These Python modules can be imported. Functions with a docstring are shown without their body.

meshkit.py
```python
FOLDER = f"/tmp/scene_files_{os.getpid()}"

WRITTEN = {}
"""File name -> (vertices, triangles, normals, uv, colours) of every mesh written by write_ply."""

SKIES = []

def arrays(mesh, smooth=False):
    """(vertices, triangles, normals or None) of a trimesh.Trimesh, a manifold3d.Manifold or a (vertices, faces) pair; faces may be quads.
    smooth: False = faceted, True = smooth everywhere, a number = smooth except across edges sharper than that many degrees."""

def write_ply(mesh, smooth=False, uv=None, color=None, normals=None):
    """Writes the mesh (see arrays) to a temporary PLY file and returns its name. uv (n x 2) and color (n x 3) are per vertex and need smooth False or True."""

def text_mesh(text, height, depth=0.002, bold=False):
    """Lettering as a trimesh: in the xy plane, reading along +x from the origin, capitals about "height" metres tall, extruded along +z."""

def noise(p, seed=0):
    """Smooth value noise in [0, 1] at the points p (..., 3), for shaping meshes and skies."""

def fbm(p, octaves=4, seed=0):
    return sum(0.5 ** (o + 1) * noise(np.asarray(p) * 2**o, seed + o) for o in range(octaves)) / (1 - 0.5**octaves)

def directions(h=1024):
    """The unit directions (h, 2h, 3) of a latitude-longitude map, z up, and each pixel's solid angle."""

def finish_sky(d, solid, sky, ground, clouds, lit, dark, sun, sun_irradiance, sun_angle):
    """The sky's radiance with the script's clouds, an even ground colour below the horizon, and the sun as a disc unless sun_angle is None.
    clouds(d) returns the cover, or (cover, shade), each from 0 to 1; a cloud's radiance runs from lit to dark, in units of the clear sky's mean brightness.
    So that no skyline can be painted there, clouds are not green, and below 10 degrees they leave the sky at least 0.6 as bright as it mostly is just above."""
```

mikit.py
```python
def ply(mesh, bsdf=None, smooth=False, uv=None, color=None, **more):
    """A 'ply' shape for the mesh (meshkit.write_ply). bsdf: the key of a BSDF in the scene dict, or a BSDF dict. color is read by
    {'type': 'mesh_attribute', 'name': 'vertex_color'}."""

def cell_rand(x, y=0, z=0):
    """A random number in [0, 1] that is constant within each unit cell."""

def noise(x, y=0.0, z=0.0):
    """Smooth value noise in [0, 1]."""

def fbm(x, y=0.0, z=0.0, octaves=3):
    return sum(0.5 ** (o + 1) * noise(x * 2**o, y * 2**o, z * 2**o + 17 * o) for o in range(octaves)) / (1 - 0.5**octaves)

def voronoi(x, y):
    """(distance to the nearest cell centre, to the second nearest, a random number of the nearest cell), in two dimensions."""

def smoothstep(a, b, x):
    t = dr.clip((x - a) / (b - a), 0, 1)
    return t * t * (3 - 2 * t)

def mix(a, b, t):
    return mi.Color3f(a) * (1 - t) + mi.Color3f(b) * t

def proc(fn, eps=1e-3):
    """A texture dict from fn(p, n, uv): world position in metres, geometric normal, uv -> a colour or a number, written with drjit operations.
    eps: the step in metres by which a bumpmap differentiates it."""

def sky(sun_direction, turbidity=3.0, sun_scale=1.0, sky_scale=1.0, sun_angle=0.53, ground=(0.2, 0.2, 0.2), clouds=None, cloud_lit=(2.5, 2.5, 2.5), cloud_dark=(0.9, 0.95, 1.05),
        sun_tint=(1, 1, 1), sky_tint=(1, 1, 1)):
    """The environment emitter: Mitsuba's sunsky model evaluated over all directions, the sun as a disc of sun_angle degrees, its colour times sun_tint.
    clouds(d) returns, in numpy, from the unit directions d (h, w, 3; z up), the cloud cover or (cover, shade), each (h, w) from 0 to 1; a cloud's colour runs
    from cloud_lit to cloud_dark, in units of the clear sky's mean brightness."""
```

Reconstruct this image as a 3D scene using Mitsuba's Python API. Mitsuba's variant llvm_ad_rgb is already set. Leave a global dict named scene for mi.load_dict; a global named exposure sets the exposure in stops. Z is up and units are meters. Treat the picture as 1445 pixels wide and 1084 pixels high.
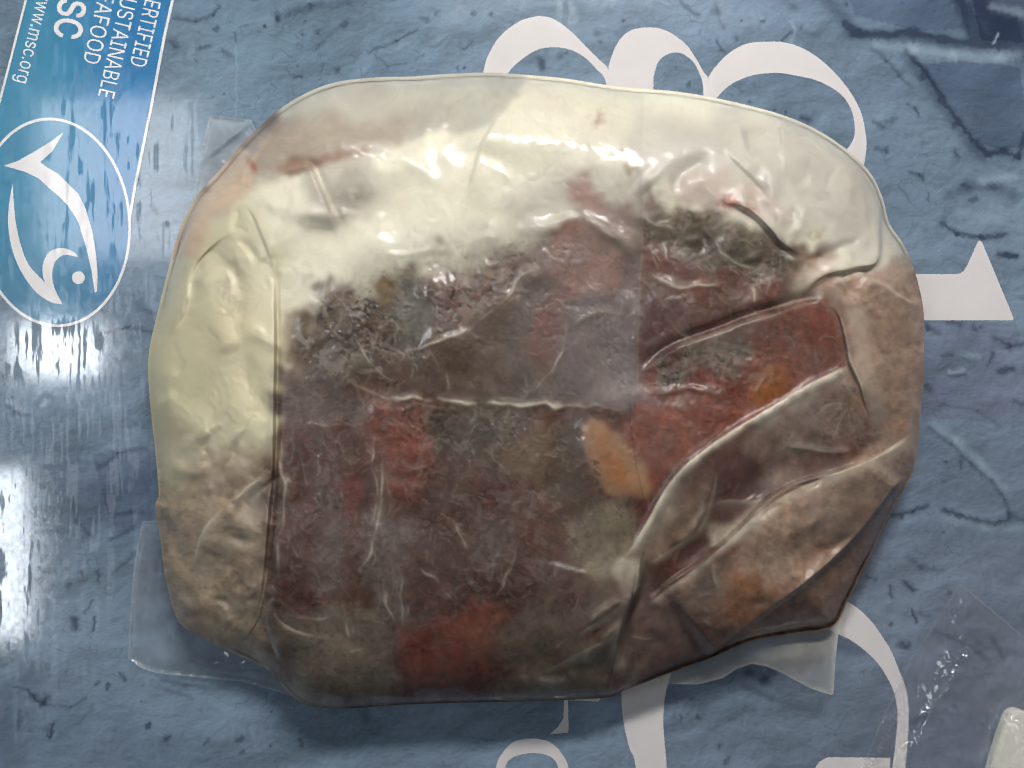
import math, numpy as np, trimesh, shapely
import drjit as dr
import mitsuba as mi, mikit, meshkit
from mikit import noise, fbm, voronoi, smoothstep, mix, cell_rand
from scipy.ndimage import gaussian_filter, distance_transform_edt, map_coordinates, minimum_filter
from scipy.spatial import cKDTree
from shapely.geometry import Polygon
T = mi.ScalarTransform4f
scene, labels = {}, {}
RNG = np.random.default_rng(7)

# ------------------------------------------------------------------ camera, lamps, exposure
D = 0.289                                   # the phone hangs 29 cm above the printed card
FOV = 58.0
S = 2 * D * math.tan(math.radians(FOV / 2)) / 1445      # metres per photo pixel on the card
exposure = 0.0
scene['camera'] = {'type': 'perspective', 'fov': FOV, 'fov_axis': 'x', 'near_clip': 0.01, 'far_clip': 20.0,
                   'to_world': T().look_at([0, 0, D], [0, 0, 0], [0, 1, 0])}
def rgb(*c): return {'type': 'rgb', 'value': list(c) if len(c) > 1 else c[0]}
scene['unseen_room_ambient'] = {'type': 'constant', 'radiance': rgb(.036, .036, .039)}  # even ambient light for the unseen room's bounce, lifting the shadows
def lamp(key, pos, target, w, h, rad, label):
    m = trimesh.creation.box(extents=(w, h, .012))
    f = T().look_at(pos, target, [0, 1, .01])
    scene[key + '__housing'] = mikit.ply(m, {'type': 'diffuse', 'reflectance': rgb(.7)}, to_world=f @ T().translate([0, 0, -.008]))
    scene[key + '__diffuser'] = {'type': 'rectangle', 'to_world': f @ T().scale([w / 2 * .96, h / 2 * .96, 1]), 'emitter': {'type': 'area', 'radiance': rgb(*rad)}}
    labels[key] = {'label': label, 'category': 'lamp'}
lamp('unseen_key_lamp', [.07, .38, .46], [0, 0, 0], .24, .07, (70, 67, 64.5), 'unseen strip lamp beyond the far side of the card, placed to light the bag and cast its shadow')  # out of view; size and height chosen for the bag's shadow and falloff
lamp('unseen_ceiling_lamp', [-.93, .07, 1.6], [-.93, .07, 0], .19, .11, (30, 32, 34), 'small unseen ceiling lamp to the left, placed to give the glare patch on the card')  # out of view, set where its mirror image makes the left glare patch
lamp('unseen_ceiling_lamp_001', [-1.04, -.35, 1.6], [-1.04, -.35, 0], .10, .36, (24, 25.5, 27), 'unseen ceiling lamp nearest the viewer on the left, placed to give the lower left glare')  # out of view, mirrored as the glare along the lower left edge
lamp('unseen_ceiling_lamp_002', [-.80, .42, 1.6], [-.80, .42, 0], .36, .34, (7.5, 7.9, 8.5), 'dim unseen ceiling panel furthest up on the left, placed to give the upper left sheen')  # out of view, gives the pale sheen over the badge

# ------------------------------------------------------------------ helpers
def W(px, py, z):
    """World point at height z (m) that stands where the photograph shows pixel px, py."""
    k = S * (D - z) / D
    return np.stack([(np.asarray(px) - 722.5) * k, (542 - np.asarray(py)) * k, np.asarray(z) + 0 * np.asarray(px)], -1)
def lin(r, g, b): return np.array([(x / 255 / 12.92 if x < 10.3 else ((x / 255 + .055) / 1.055) ** 2.4) for x in (r, g, b)])
def curve(pts, step=1.0, closed=False):
    p = np.asarray(pts, float)
    q = np.vstack([p[-1], p, p[0], p[1]]) if closed else np.vstack([2 * p[0] - p[1], p, 2 * p[-1] - p[-2]])
    out = []
    for i in range(1, len(q) - 2):
        a, b, c, d = q[i - 1:i + 3]
        n = max(2, int(np.linalg.norm(c - b) / step))
        t = np.linspace(0, 1, n, endpoint=False)[:, None]
        out.append(.5 * ((2 * b) + (c - a) * t + (2 * a - 5 * b + 4 * c - d) * t**2 + (3 * b - a - 3 * c + d) * t**3))
    if not closed: out.append(p[-1:])
    return np.vstack(out)
def sstep(a, b, x):
    t = np.clip((x - a) / (b - a), 0, 1)
    return t * t * (3 - 2 * t)

G = 1.7
X0, X1, Y0, Y1 = 190, 1325, 84, 1020
gx, gy = np.arange(X0, X1, G), np.arange(Y0, Y1, G)
GX, GY = np.meshgrid(gx, gy)
SH = GX.shape
_noise = {}
def N(l, seed=0, ax=1.0):
    """Smooth random field, unit deviation, features about l photo pixels across (ax > 1: drawn out along x, < 1: along y)."""
    k = (l, seed, ax)
    if k not in _noise:
        r = np.random.default_rng(int(l * 10) + seed * 977 + 5)
        s = l / G / 2.2
        f = gaussian_filter(r.standard_normal(SH), (s / math.sqrt(ax), s * math.sqrt(ax)), mode='wrap')
        _noise[k] = f / f.std()
    return _noise[k]
def warp(f, amp, l, seed):
    iy, ix = np.indices(SH, dtype=float)
    return map_coordinates(f, [iy + amp / G * N(l, seed), ix + amp / G * N(l, seed + 1)], order=1, mode='nearest')
def poly(pts, soft=4, amp=0, l=22, seed=1, smooth=True):
    p = curve(pts, 2, True) if smooth else np.asarray(pts, float)
    m = shapely.contains_xy(Polygon(p).buffer(0), GX, GY).astype(float)
    if amp: m = warp(m, amp, l, seed); m = warp(m, amp * .45, l * .3, seed + 5)
    return gaussian_filter(m, soft / G) if soft else m
def along(pts, reach):
    """Distance, signed distance (positive to the right of the path as seen in the photograph) and position 0..1 along a path, near it."""
    c = curve(pts, 1.0)
    i0, i1 = np.searchsorted(gx, [c[:, 0].min() - reach, c[:, 0].max() + reach])
    j0, j1 = np.searchsorted(gy, [c[:, 1].min() - reach, c[:, 1].max() + reach])
    sl = np.s_[j0:j1, i0:i1]
    d, k = cKDTree(c).query(np.stack([GX[sl], GY[sl]], -1), distance_upper_bound=reach)
    ok = np.isfinite(d); k = np.where(ok, k, 0); d = np.where(ok, d, reach)
    t = np.gradient(c, axis=0); t /= np.linalg.norm(t, axis=1, keepdims=True) + 1e-9
    rel = np.stack([GX[sl], GY[sl]], -1) - c[k]
    sd = np.where(t[k][..., 0] * rel[..., 1] - t[k][..., 1] * rel[..., 0] >= 0, d, -d)
    u = k / max(1, len(c) - 1)
    return sl, d, sd, u, ok
def taper(u, a=.12): return sstep(0, a, u) * sstep(0, a, 1 - u)

# ------------------------------------------------------------------ the bag: outline and height of its film (millimetres)
OUT = [(580,108),(640,104),(700,103),(790,110),(870,122),(960,130),(1040,145),(1120,168),(1180,200),(1225,240),(1245,278),(1255,315),(1275,345),(1290,380),(1302,430),(1304,470),(1303,530),(1300,570),(1293,640),(1282,680),
       (1262,714),(1238,764),(1215,810),(1195,850),(1175,884),(1130,893),(1060,905),(1000,930),(940,952),(880,975),(850,985),(740,990),(640,992),(560,995),(480,1000),(430,994),(400,971),(379,946),(346,929),(284,900),(251,875),
       (234,817),(226,759),(219,714),(224,697),(219,635),(211,560),(210,500),(225,430),(240,370),(255,320),(275,280),(310,240),(345,200),(400,150),(460,120),(520,110)]
outline = curve(OUT, 1.0, True)
BAG = Polygon(outline).buffer(0)
inside = shapely.contains_xy(BAG, GX, GY)
exact, near_ix = cKDTree(outline).query(np.stack([GX, GY], -1))
dist = np.where(inside, exact, 0.0)
snap = outline[near_ix]
ZR, ZT = 16.0, 38.0
Rr = 150 + 25 * np.sin(GX / 160.) + 20 * np.cos(GY / 130.) + 110 * sstep(620, 940, GY)
t = np.clip(dist / Rr, 0, 1)
base = ZR + (ZT - ZR) * np.sqrt(np.clip(1 - (1 - t) ** 2.2, 0, 1))
base = gaussian_filter(base, 3) * sstep(0, 30, dist) + base * (1 - sstep(0, 30, dist))
base += np.clip(dist / 60, 0, 1) * (1.2 * N(190, 1) + .30 * N(60, 2))
base -= 5.0 * poly([(880,900),(1010,790),(1200,700),(1300,640),(1290,760),(1180,960),(900,1000)], 40)
base -= 2.5 * poly([(380,130),(560,90),(740,90),(690,170),(560,190),(420,170)], 22)
base -= 2.0 * poly([(180,640),(380,640),(380,860),(430,1040),(180,1000)], 25)
H = base.copy()
lift = np.zeros(SH)                        # how far the film stands off the food
crisp = np.zeros(SH)                       # doubled, stretched film: paler
def ridge(pts, h, w, a=.15, pale=0.0):
    """A crease: relief h, half width w, uneven along its length; pale: how milky its crest is."""
    a = max(a, .3) if w < 12 and a != .04 else a
    h = math.copysign(min(abs(h) * (1.5 if w >= 8 else 1), (.16 if w >= 8 else .14) * w), h)
    sl, d, sd, u, ok = along(pts, 3.2 * w)
    br = .65 + .45 * N(26, 21)[sl] + .2 * N(9, 22)[sl] if w < 8 else .95 + .12 * N(60, 21)[sl]
    wob = sd + (1.6 * N(16, 23)[sl] if w < 12 else 0)
    g = np.exp(-(wob / (w * 1.35)) ** 2) * taper(u, a) * ok * np.clip(br, .25, 1.4)
    H[sl] += h * g
    if h > 0: lift[sl] += h * g * .8
    if pale: crisp[sl] = np.maximum(crisp[sl], pale * np.clip(br, .1, 1.2) * taper(u, a) * ok * (.75 * np.exp(-(wob / (.55 * w)) ** 2) + .3 * np.exp(-np.abs(wob) / (1.3 * w))))
def terrace(pts, h, near=3, far=50, a=.12, pale=0.0, gap=0.0, gw=5):
    h, gap = 1.5 * h, 1.4 * gap
    """A fold's edge: the film to the right of the path lies h higher, easing back to nothing over the distance far."""
    sl, d, sd, u, ok = along(pts, far * 3)
    a = max(a, .3) if a > .06 else a
    tp = taper(u, a)
    fr = 1.3 * far * (.55 + .45 * tp) * (1 + .35 * N(70, 24)[sl])
    g = sstep(-near / 2, near / 2, sd) * np.exp(-np.maximum(sd, 0) / np.maximum(fr, 6)) * tp * ok * sstep(far * 3, far * 1.5, d)
    H[sl] += h * g; lift[sl] += h * g
    if gap: H[sl] -= gap * np.exp(-((sd + gw) / gw) ** 2) * tp * ok
    if pale: crisp[sl] = np.maximum(crisp[sl], pale * np.clip(.75 + .4 * N(30, 25)[sl], .15, 1.2) * np.exp(-(np.maximum(sd, 0) / 7) ** 2) * (sd > -1) * tp * ok)
# the left side, folded over in layers
terrace([(386,372),(388,400),(389,470),(388,560),(386,660),(380,730),(373,810),(366,850),(352,884)], 2.2, 3, 70, .16, .25, .5, 3)
ridge([(389,376),(392,398),(391,420),(392,446),(390,474)], -2.2, 3, .3)
terrace([(345,253),(374,249),(399,239),(429,233),(440,238),(450,259),(464,289),(482,340)], 2.0, 4, 55, .12, .2, .5, 6)
terrace([(412,156),(390,182),(374,200),(349,239),(336,266)], 1.0, 4, 30, .1, .5)
ridge([(322,250),(308,268),(293,292)], -.9, 5, .2); ridge([(300,262),(285,290),(262,335)], .8, 6, .2, .3)
terrace([(335,326),(315,335),(299,349),(277,371),(268,396),(266,418),(257,446),(241,478)], 1.0, 7, 34, .1, 0, .5, 7)
ridge([(339,286),(336,306),(331,330)], -3.0, 5, .25)
terrace([(386,378),(368,330),(354,299),(342,290)], .45, 4, 45, .1, .25)
terrace([(268,815),(284,755),(305,726),(346,689),(390,657)], 2.0, 4, 55, .25, .75)
ridge([(267,684),(317,660),(329,643),(338,601)], -1.1, 6); ridge([(222,697),(284,693),(346,660),(378,655)], 1.0, 6, .1, .25)
ridge([(234,714),(263,768),(267,803)], .8, 4, .15, .3); ridge([(317,778),(325,800),(336,822),(347,848)], -1.0, 4.5)
ridge([(273,806),(300,802),(322,800)], .6, 3.5, .2, .3); ridge([(322,800),(332,786),(350,776),(368,778)], .5, 4, .2, .2)
ridge([(300,850),(318,870),(330,882)], .8, 6); ridge([(330,830),(352,838),(360,815)], .7, 5); ridge([(260,820),(290,840),(310,880)], .6, 7)
ridge([(387,755),(392,790),(395,828)], 1.2, 4.5, .2, .35); terrace([(398,940),(383,904),(375,867),(383,845),(400,858)], 1.5, 4, 40, .1, .4)
ridge([(226,720),(250,770),(262,830)], -.9, 9); ridge([(240,780),(290,860),(345,905)], 1.0, 12); ridge([(262,860),(310,880),(350,920),(390,950)], -1.0, 9); ridge([(300,745),(335,738),(372,752)], .5, 10); ridge([(280,830),(300,850),(330,850)], -1.0, 6); ridge([(235,650),(270,665),(300,650)], .9, 9); ridge([(222,560),(260,600),(300,612)], .7, 16); ridge([(290,380),(300,440),(330,500)], .9, 14); ridge([(330,420),(345,520),(380,600)], -.8, 12)
ridge([(352,575),(340,605),(332,640)], .7, 4, .2, .2)
# top right
ridge([(1008,194),(1037,225),(1059,247),(1081,272),(1096,286)], -1.38, 4.5); terrace([(1098,288),(1081,274),(1059,249),(1037,227),(1012,200)], 0.95, 5, 28)
ridge([(1117,288),(1119,310),(1109,338)], -2.96, 6, .25); ridge([(1104,290),(1098,312),(1092,328)], 0.95, 6); ridge([(1128,285),(1134,310),(1126,340)], 1.16, 8)
terrace([(1140,365),(1101,345),(1087,327),(1059,301),(1035,290),(1011,284)], 1.38, 4, 30, .1, 0, .6, 5)
ridge([(949,282),(962,249),(985,233),(1010,221)], -1.68, 10); ridge([(1050,200),(1075,193),(1105,190)], -1.48, 13)
ridge([(1085,184),(1123,189),(1164,206),(1198,242),(1218,290)], 1.05, 9); ridge([(1146,214),(1137,244),(1113,268)], -1.05, 5)
ridge([(1100,225),(1125,222),(1140,205)], 0.73, 16); ridge([(1189,292),(1203,320),(1207,337),(1184,352),(1151,366),(1115,378)], -1.58, 6)
terrace([(1245,275),(1243,321),(1239,369),(1206,380),(1165,391),(1141,408),(1120,426)], 1.5, 4, 45, .14, .5, .4, 6); ridge([(1228,278),(1229,315),(1227,352)], -.9, 3.5)
# right
terrace([(1205,380),(1244,399),(1277,421),(1303,433)], 1.3, 4, 30, .15, .3)
terrace([(898,531),(938,498),(978,480),(1016,467),(1053,452),(1091,441),(1125,430),(1169,421)], 2.0, 3, 45, .1, .35, 1.6, 7)
terrace([(1231,600),(1219,567),(1212,542),(1198,511),(1194,489),(1184,449),(1167,422)], 1.5, 3, 40, .1, .5, 0)
ridge([(1197,512),(1209,542),(1217,570),(1231,600)], -2.8, 4.5, .25); ridge([(1196,516),(1202,560),(1216,600),(1236,612),(1258,600)], 1.4, 7, .15, .3)
ridge([(1222,470),(1236,496),(1252,516),(1282,545)], 1.0, 5, .15, .25); ridge([(1282,545),(1290,575),(1282,606),(1262,622)], 1.0, 6, .15, .2); ridge([(1262,575),(1266,592),(1258,606)], -1.2, 6, .3)
def fold_edge(pts, pale, fade0, fade1, h, hw=9, off=4, a=.06, a0=None):
    """The sharp edge of a doubled fold: milky at the edge, clearing to the right of the path."""
    sl, d, sd, u, ok = along(pts, 4 * max(fade0, fade1, hw))
    sd = sd + .5 * N(20, 29)[sl]
    tp = sstep(0, a0 or a, u) * sstep(0, a, 1 - u)
    f = (fade0 + (fade1 - fade0) * u) * (1 + .25 * N(34, 26)[sl])
    c = pale * sstep(-1.3, 1.3, sd) * np.exp(-(np.maximum(sd, 0) / np.maximum(f, 3)) ** 2) * tp * ok * np.clip(.95 + .08 * N(12, 27)[sl], 0, 1.1)
    crisp[sl] = np.maximum(crisp[sl], c)
    g = h * np.exp(-((sd - off) / hw) ** 2) * tp * ok
    H[sl] += g; lift[sl] += np.maximum(g, 0)
fold_edge([(858,822),(876,793),(905,750),(929,707),(963,661),(1025,613),(1083,577),(1141,543),(1189,519),(1199,516)], 1.12, 13, 10, 1.4, 9, 5, .04, .22)
fold_edge([(1001,712),(1030,704),(1064,706),(1085,700)], .4, 9, 7, .4, 7, 3, .25); fold_edge([(905,799),(948,774),(987,745),(1006,690),(1010,660)], .35, 5, 5, .5, 8, -4, .2)
fold_edge([(1209,632),(1180,640),(1131,634),(1100,628)], .45, 8, 8, .5, 7, 3, .25); fold_edge([(1013,835),(1006,815),(1004,790)], .5, 6, 6, .4, 7, 3, .3); fold_edge([(1120,850),(1150,800),(1165,770)], .25, 8, 8, .4, 10, 3, .3)
fold_edge([(812,895),(850,872),(893,840)], .5, 8, 8, .8, 10, 0, .2); fold_edge([(760,950),(800,930),(850,905),(882,880)], .4, 9, 9, .8, 12, 0, .2)
fold_edge([(907,858),(973,808),(1011,779),(1064,731),(1103,702),(1151,678),(1237,644),(1296,604)], .55, 7, 14, .8, 16, 12, .05)
for pts, k, sf in [([(858,806),(880,782),(907,781),(902,815),(893,845),(880,880),(872,915),(866,900),(874,850),(870,820)], .5, 6), ([(790,850),(850,800),(905,782),(900,830),(885,865),(840,880)], .26, 20), ([(1165,420),(1180,442),(1192,480),(1198,511),(1212,540),(1235,600),(1262,602),(1245,560),(1226,500),(1220,450),(1205,418),(1178,405)], .38, 7), ([(1228,280),(1246,277),(1243,321),(1239,369),(1206,380),(1165,391),(1120,426),(1095,428),(1150,374),(1200,360),(1228,350)], .5, 5)]:
    crisp = np.maximum(crisp, k * poly(pts, sf) * np.clip(.8 + .3 * N(30, 28), .2, 1.2))
ridge([(930,810),(985,765),(1040,720),(1090,680),(1150,655),(1200,640)], -2.2, 26)
ridge([(1005,700),(985,740),(960,770)], .9, 5, .2, .3)
terrace([(908,772),(905,790),(901,829),(886,862),(873,906),(869,932),(866,960)], 2.8, 3, 60, .28, .5, 1.2, 8)
ridge([(820,880),(850,860),(895,835)], 1.1, 6, .2, .35); ridge([(800,940),(840,915),(885,870)], .9, 6, .2, .3); ridge([(700,950),(780,962),(860,950)], 1.1, 7, .1, .3)
terrace([(903,855),(946,819),(986,793),(1019,766),(1052,736),(1079,706),(1119,683),(1172,667),(1219,651),(1265,629),(1296,602)], 2.8, 5, 95, .08, .30, 0, 6)
terrace([(1275,672),(1235,726),(1195,773),(1135,826),(1086,862),(1032,902),(996,930)], 3.6, 4, 60, .06, .2, 0)
ridge([(1090,770),(1130,745),(1170,730)], .8, 9); ridge([(1060,800),(1075,760),(1100,740)], .7, 7)
ridge([(985,870),(1010,888),(1050,880)], .7, 6, .2, .2); ridge([(925,830),(930,870),(925,910)], .8, 9)
# front window of the bag
fold_edge([(896,560),(899,480),(906,300),(908,140)], .16, 3, 3, .12, 3, -1, .05); ridge([(480,528),(505,545),(530,555),(580,562),(640,566),(740,572),(830,571),(900,582)], .9, 4, .06, 1.1)
terrace([(645,290),(660,268),(668,240),(681,200),(700,165),(722,130)], .8, 3, 40, .1, .5)
ridge([(570,186),(600,181),(622,172),(645,156)], 1.3, 7, .25); ridge([(520,150),(600,150),(700,132)], -.8, 10); ridge([(400,165),(470,192),(560,196)], .8, 12)
ridge([(720,330),(790,315),(840,300)], .8, 8); ridge([(820,300),(870,330),(905,360)], .9, 9, .2, .35); ridge([(778,377),(737,391),(702,429),(654,467),(612,484),(545,504)], .25, 3.5, .15, .6); ridge([(700,360),(737,346),(778,322),(816,301),(854,325),(880,345),(906,372)], .35, 5, .15, .55)
ridge([(912,385),(950,403),(990,403),(1030,396)], .35, 4, .2, .6); ridge([(925,430),(950,460),(978,478)], .3, 3.5, .15, .6); ridge([(905,560),(960,550),(1010,553),(1050,572)], .7, 4, .15, .25)
ridge([(805,465),(818,450),(845,440),(868,450),(872,480)], .4, 4, .2, .4); ridge([(682,360),(688,371),(704,374),(716,370)], .7, 2.5, .2, .2)  # bubble ring and small arc: their glints are partly put into the pale colour
for pts in ([(400,600),(395,650),(402,700),(396,760)], [(530,600),(525,650),(532,700),(520,760)], [(545,640),(538,700),(522,780),(500,820)], [(640,730),(652,760),(662,778)], [(566,790),(566,850),(572,900)], [(536,795),(545,850),(562,890)],
            [(488,870),(492,905)], [(400,866),(460,870),(520,858)], [(590,800),(615,820),(640,850)], [(700,850),(720,800),(735,760)], [(420,600),(450,598),(490,604)], [(560,575),(600,572),(640,580)], [(500,470),(520,510),(560,545)], [(750,560),(790,500),(800,450)],
            [(450,330),(470,370),(455,420)], [(520,340),(560,360),(640,345)], [(560,360),(566,390)], [(590,330),(585,370)], [(650,330),(655,365)], [(1060,400),(1066,430)], [(1085,390),(1080,420)], [(900,300),(930,320),(960,318)], [(930,340),(945,370)], [(1000,330),(1035,370),(1080,380)]):
    ridge(pts, .18 + .12 * RNG.random(), 2.6 + 1.6 * RNG.random(), .2, .3 + .25 * RNG.random())
def creases(n, box, ang, spread, length, pale, seed, w=1.9, rel=.15):
    """Many fine sharp creases of the film, some forked."""
    r = np.random.default_rng(seed)
    for _ in range(n):
        x, y = r.uniform(box[0], box[2]), r.uniform(box[1], box[3]); q = math.radians(ang + r.normal() * spread); L = length * r.uniform(.5, 1.5)
        p = [(x, y)]
        for _ in range(3):
            q += r.normal() * .28; p.append((p[-1][0] + L / 3 * math.cos(q), p[-1][1] + L / 3 * math.sin(q)))
        pts = [v for v in p if BAG.contains(shapely.Point(v))]
        if len(pts) < 3: continue
        ridge(pts, rel * r.choice([-1, 1, 1]), w * r.uniform(.8, 1.5), .3, pale * .72 * r.uniform(.2, 1.1))
        if r.random() < .3:
            q2 = q + r.choice([-1, 1]) * r.uniform(.5, 1.1); m = pts[1]
            ridge([m, (m[0] + L * .25 * math.cos(q2), m[1] + L * .25 * math.sin(q2)), (m[0] + L * .45 * math.cos(q2 + .2), m[1] + L * .45 * math.sin(q2 + .2))], .12, w, .3, pale * .6)
creases(26, (398, 590, 560, 860), 90, 12, 46, .34, 101); creases(16, (400, 850, 640, 980), 20, 60, 40, .35, 102); creases(20, (560, 600, 880, 860), 80, 55, 38, .30, 103); creases(22, (430, 380, 780, 560), 140, 50, 34, .32, 104)
creases(18, (905, 300, 1150, 470), 20, 45, 36, .42, 105); creases(16, (900, 470, 1180, 680), -25, 25, 46, .28, 106); creases(18, (930, 560, 1230, 780), -32, 22, 60, .24, 107); creases(20, (920, 680, 1250, 920), -42, 24, 66, .22, 108)
creases(14, (1180, 390, 1295, 640), 60, 30, 44, .3, 109); creases(22, (225, 640, 380, 920), 50, 45, 42, .32, 110); creases(10, (230, 300, 385, 620), 80, 40, 60, .10, 111, 3); creases(18, (940, 170, 1235, 370), 40, 45, 50, .10, 112, 2.6, .3); creases(16, (930, 170, 1235, 360), 50, 40, 80, .12, 115, 6.5, .7); creases(12, (230, 250, 385, 640), 85, 30, 110, .08, 116, 7, .7); creases(12, (230, 650, 375, 920), 50, 50, 70, .3, 117, 5, .9); creases(10, (340, 150, 760, 330), 20, 40, 90, .06, 118, 7, .5); creases(10, (920, 700, 1250, 900), -42, 20, 90, .2, 119, 6, .6); creases(10, (320, 120, 700, 300), 30, 50, 60, .12, 113, 2.6); creases(12, (700, 850, 890, 980), -35, 25, 50, .35, 114)
# crumpling of the film at the scale of millimetres
window = poly([(392,380),(560,340),(760,330),(905,300),(1080,320),(1170,420),(1195,510),(1000,620),(900,760),(870,960),(420,985),(385,860)], 14)
rid = lambda f: 1 - np.abs(f) / (np.abs(f) + .35)
crumple = (rid(N(34, 11)) ** 3 + .6 * rid(N(20, 12)) ** 3 * (N(50, 13) > 0)) 
crumple = gaussian_filter(crumple, .9)
edge_in = sstep(4, 26, dist)
fine = edge_in * ((.04 + .07 * window) * crumple + .02 * N(9, 14) + .10 * N(24, 15) + .040 * N(5, 16) * sstep(-1.2, .8, N(70, 17)))
film_mm = np.maximum(gaussian_filter(H, .55), 2.0) + fine
# food surface: below the film, without the raised folds
food_mm = np.minimum(gaussian_filter(film_mm - np.clip(lift, 0, None) * .25, 1.2), film_mm) - .45

tissue = warp(.12 * N(2.6, 70) + .35 * N(5, 71) + .5 * N(11, 72) + .45 * N(24, 73), 5, 30, 74); tissue /= tissue.std()
fibre = warp(N(4, 76, 6) + .8 * N(8, 77, 5), 24, 80, 78); fibre /= fibre.std()
def grainy(seed):
    k = (seed * 37) % 300, (seed * 53) % 300
    return 0.5 * np.roll(tissue, k, (0, 1)) + .45 * np.roll(fibre if seed % 2 else fibre[::-1], k, (0, 1))
# ------------------------------------------------------------------ the frozen food: pieces, each with its own colour and grain
col = np.zeros(SH + (3,)) + lin(112, 94, 84)
piece = np.zeros(SH, int); kinds = ['sauce']
lace = warp(N(6.5, 90) + .75 * N(14, 91) + .55 * N(3.4, 92), 5, 16, 93); lace /= lace.std()
LACE = np.zeros(SH); DOME = np.zeros(SH)
def put(kind, pts, c, soft=5, amp=6, l=22, k=1.0, own=True, grain=.0, seed=None, dome=0.0, frost=0.0):
    """A piece of food: its outline, colour, how unevenly it is tinted and how much frost lies on it."""
    global DOME, LACE
    seed = len(kinds) * 7 + int(pts[0][0]) if seed is None else seed
    m = poly(pts, soft * .6, amp * 1.15, l, seed) * k
    cc = np.array(c)[None, None] * np.exp(grain * 1.25 * grainy(seed))[..., None]
    hue = 1 + grain * .16 * np.stack([N(15, seed + 3), N(15, seed + 4), N(15, seed + 5)], -1)
    col[:] = col * (1 - m[..., None]) + cc * hue * m[..., None]
    LACE = LACE * (1 - m) + frost * m
    if dome: DOME = DOME + 1.7 * dome * m
    if own:
        kinds.append(kind); piece[m > .5 * k] = len(kinds) - 1
    return m
put('sauce_side', [(200,620),(400,600),(392,900),(440,1010),(200,1000)], lin(174,158,137), 10, 8, 40, own=False, grain=.06)
put('meat_slab', [(388,520),(560,540),(740,560),(900,575),(905,760),(880,1000),(560,1010),(420,1000),(380,880)], lin(88,58,50), 8, 8, grain=.26, frost=.25)
put('meat_slab', [(905,470),(1000,440),(1100,420),(1200,500),(1190,620),(1050,760),(900,880),(905,600)], lin(92,50,44), 8, 8, grain=.22, frost=.15)
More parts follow.
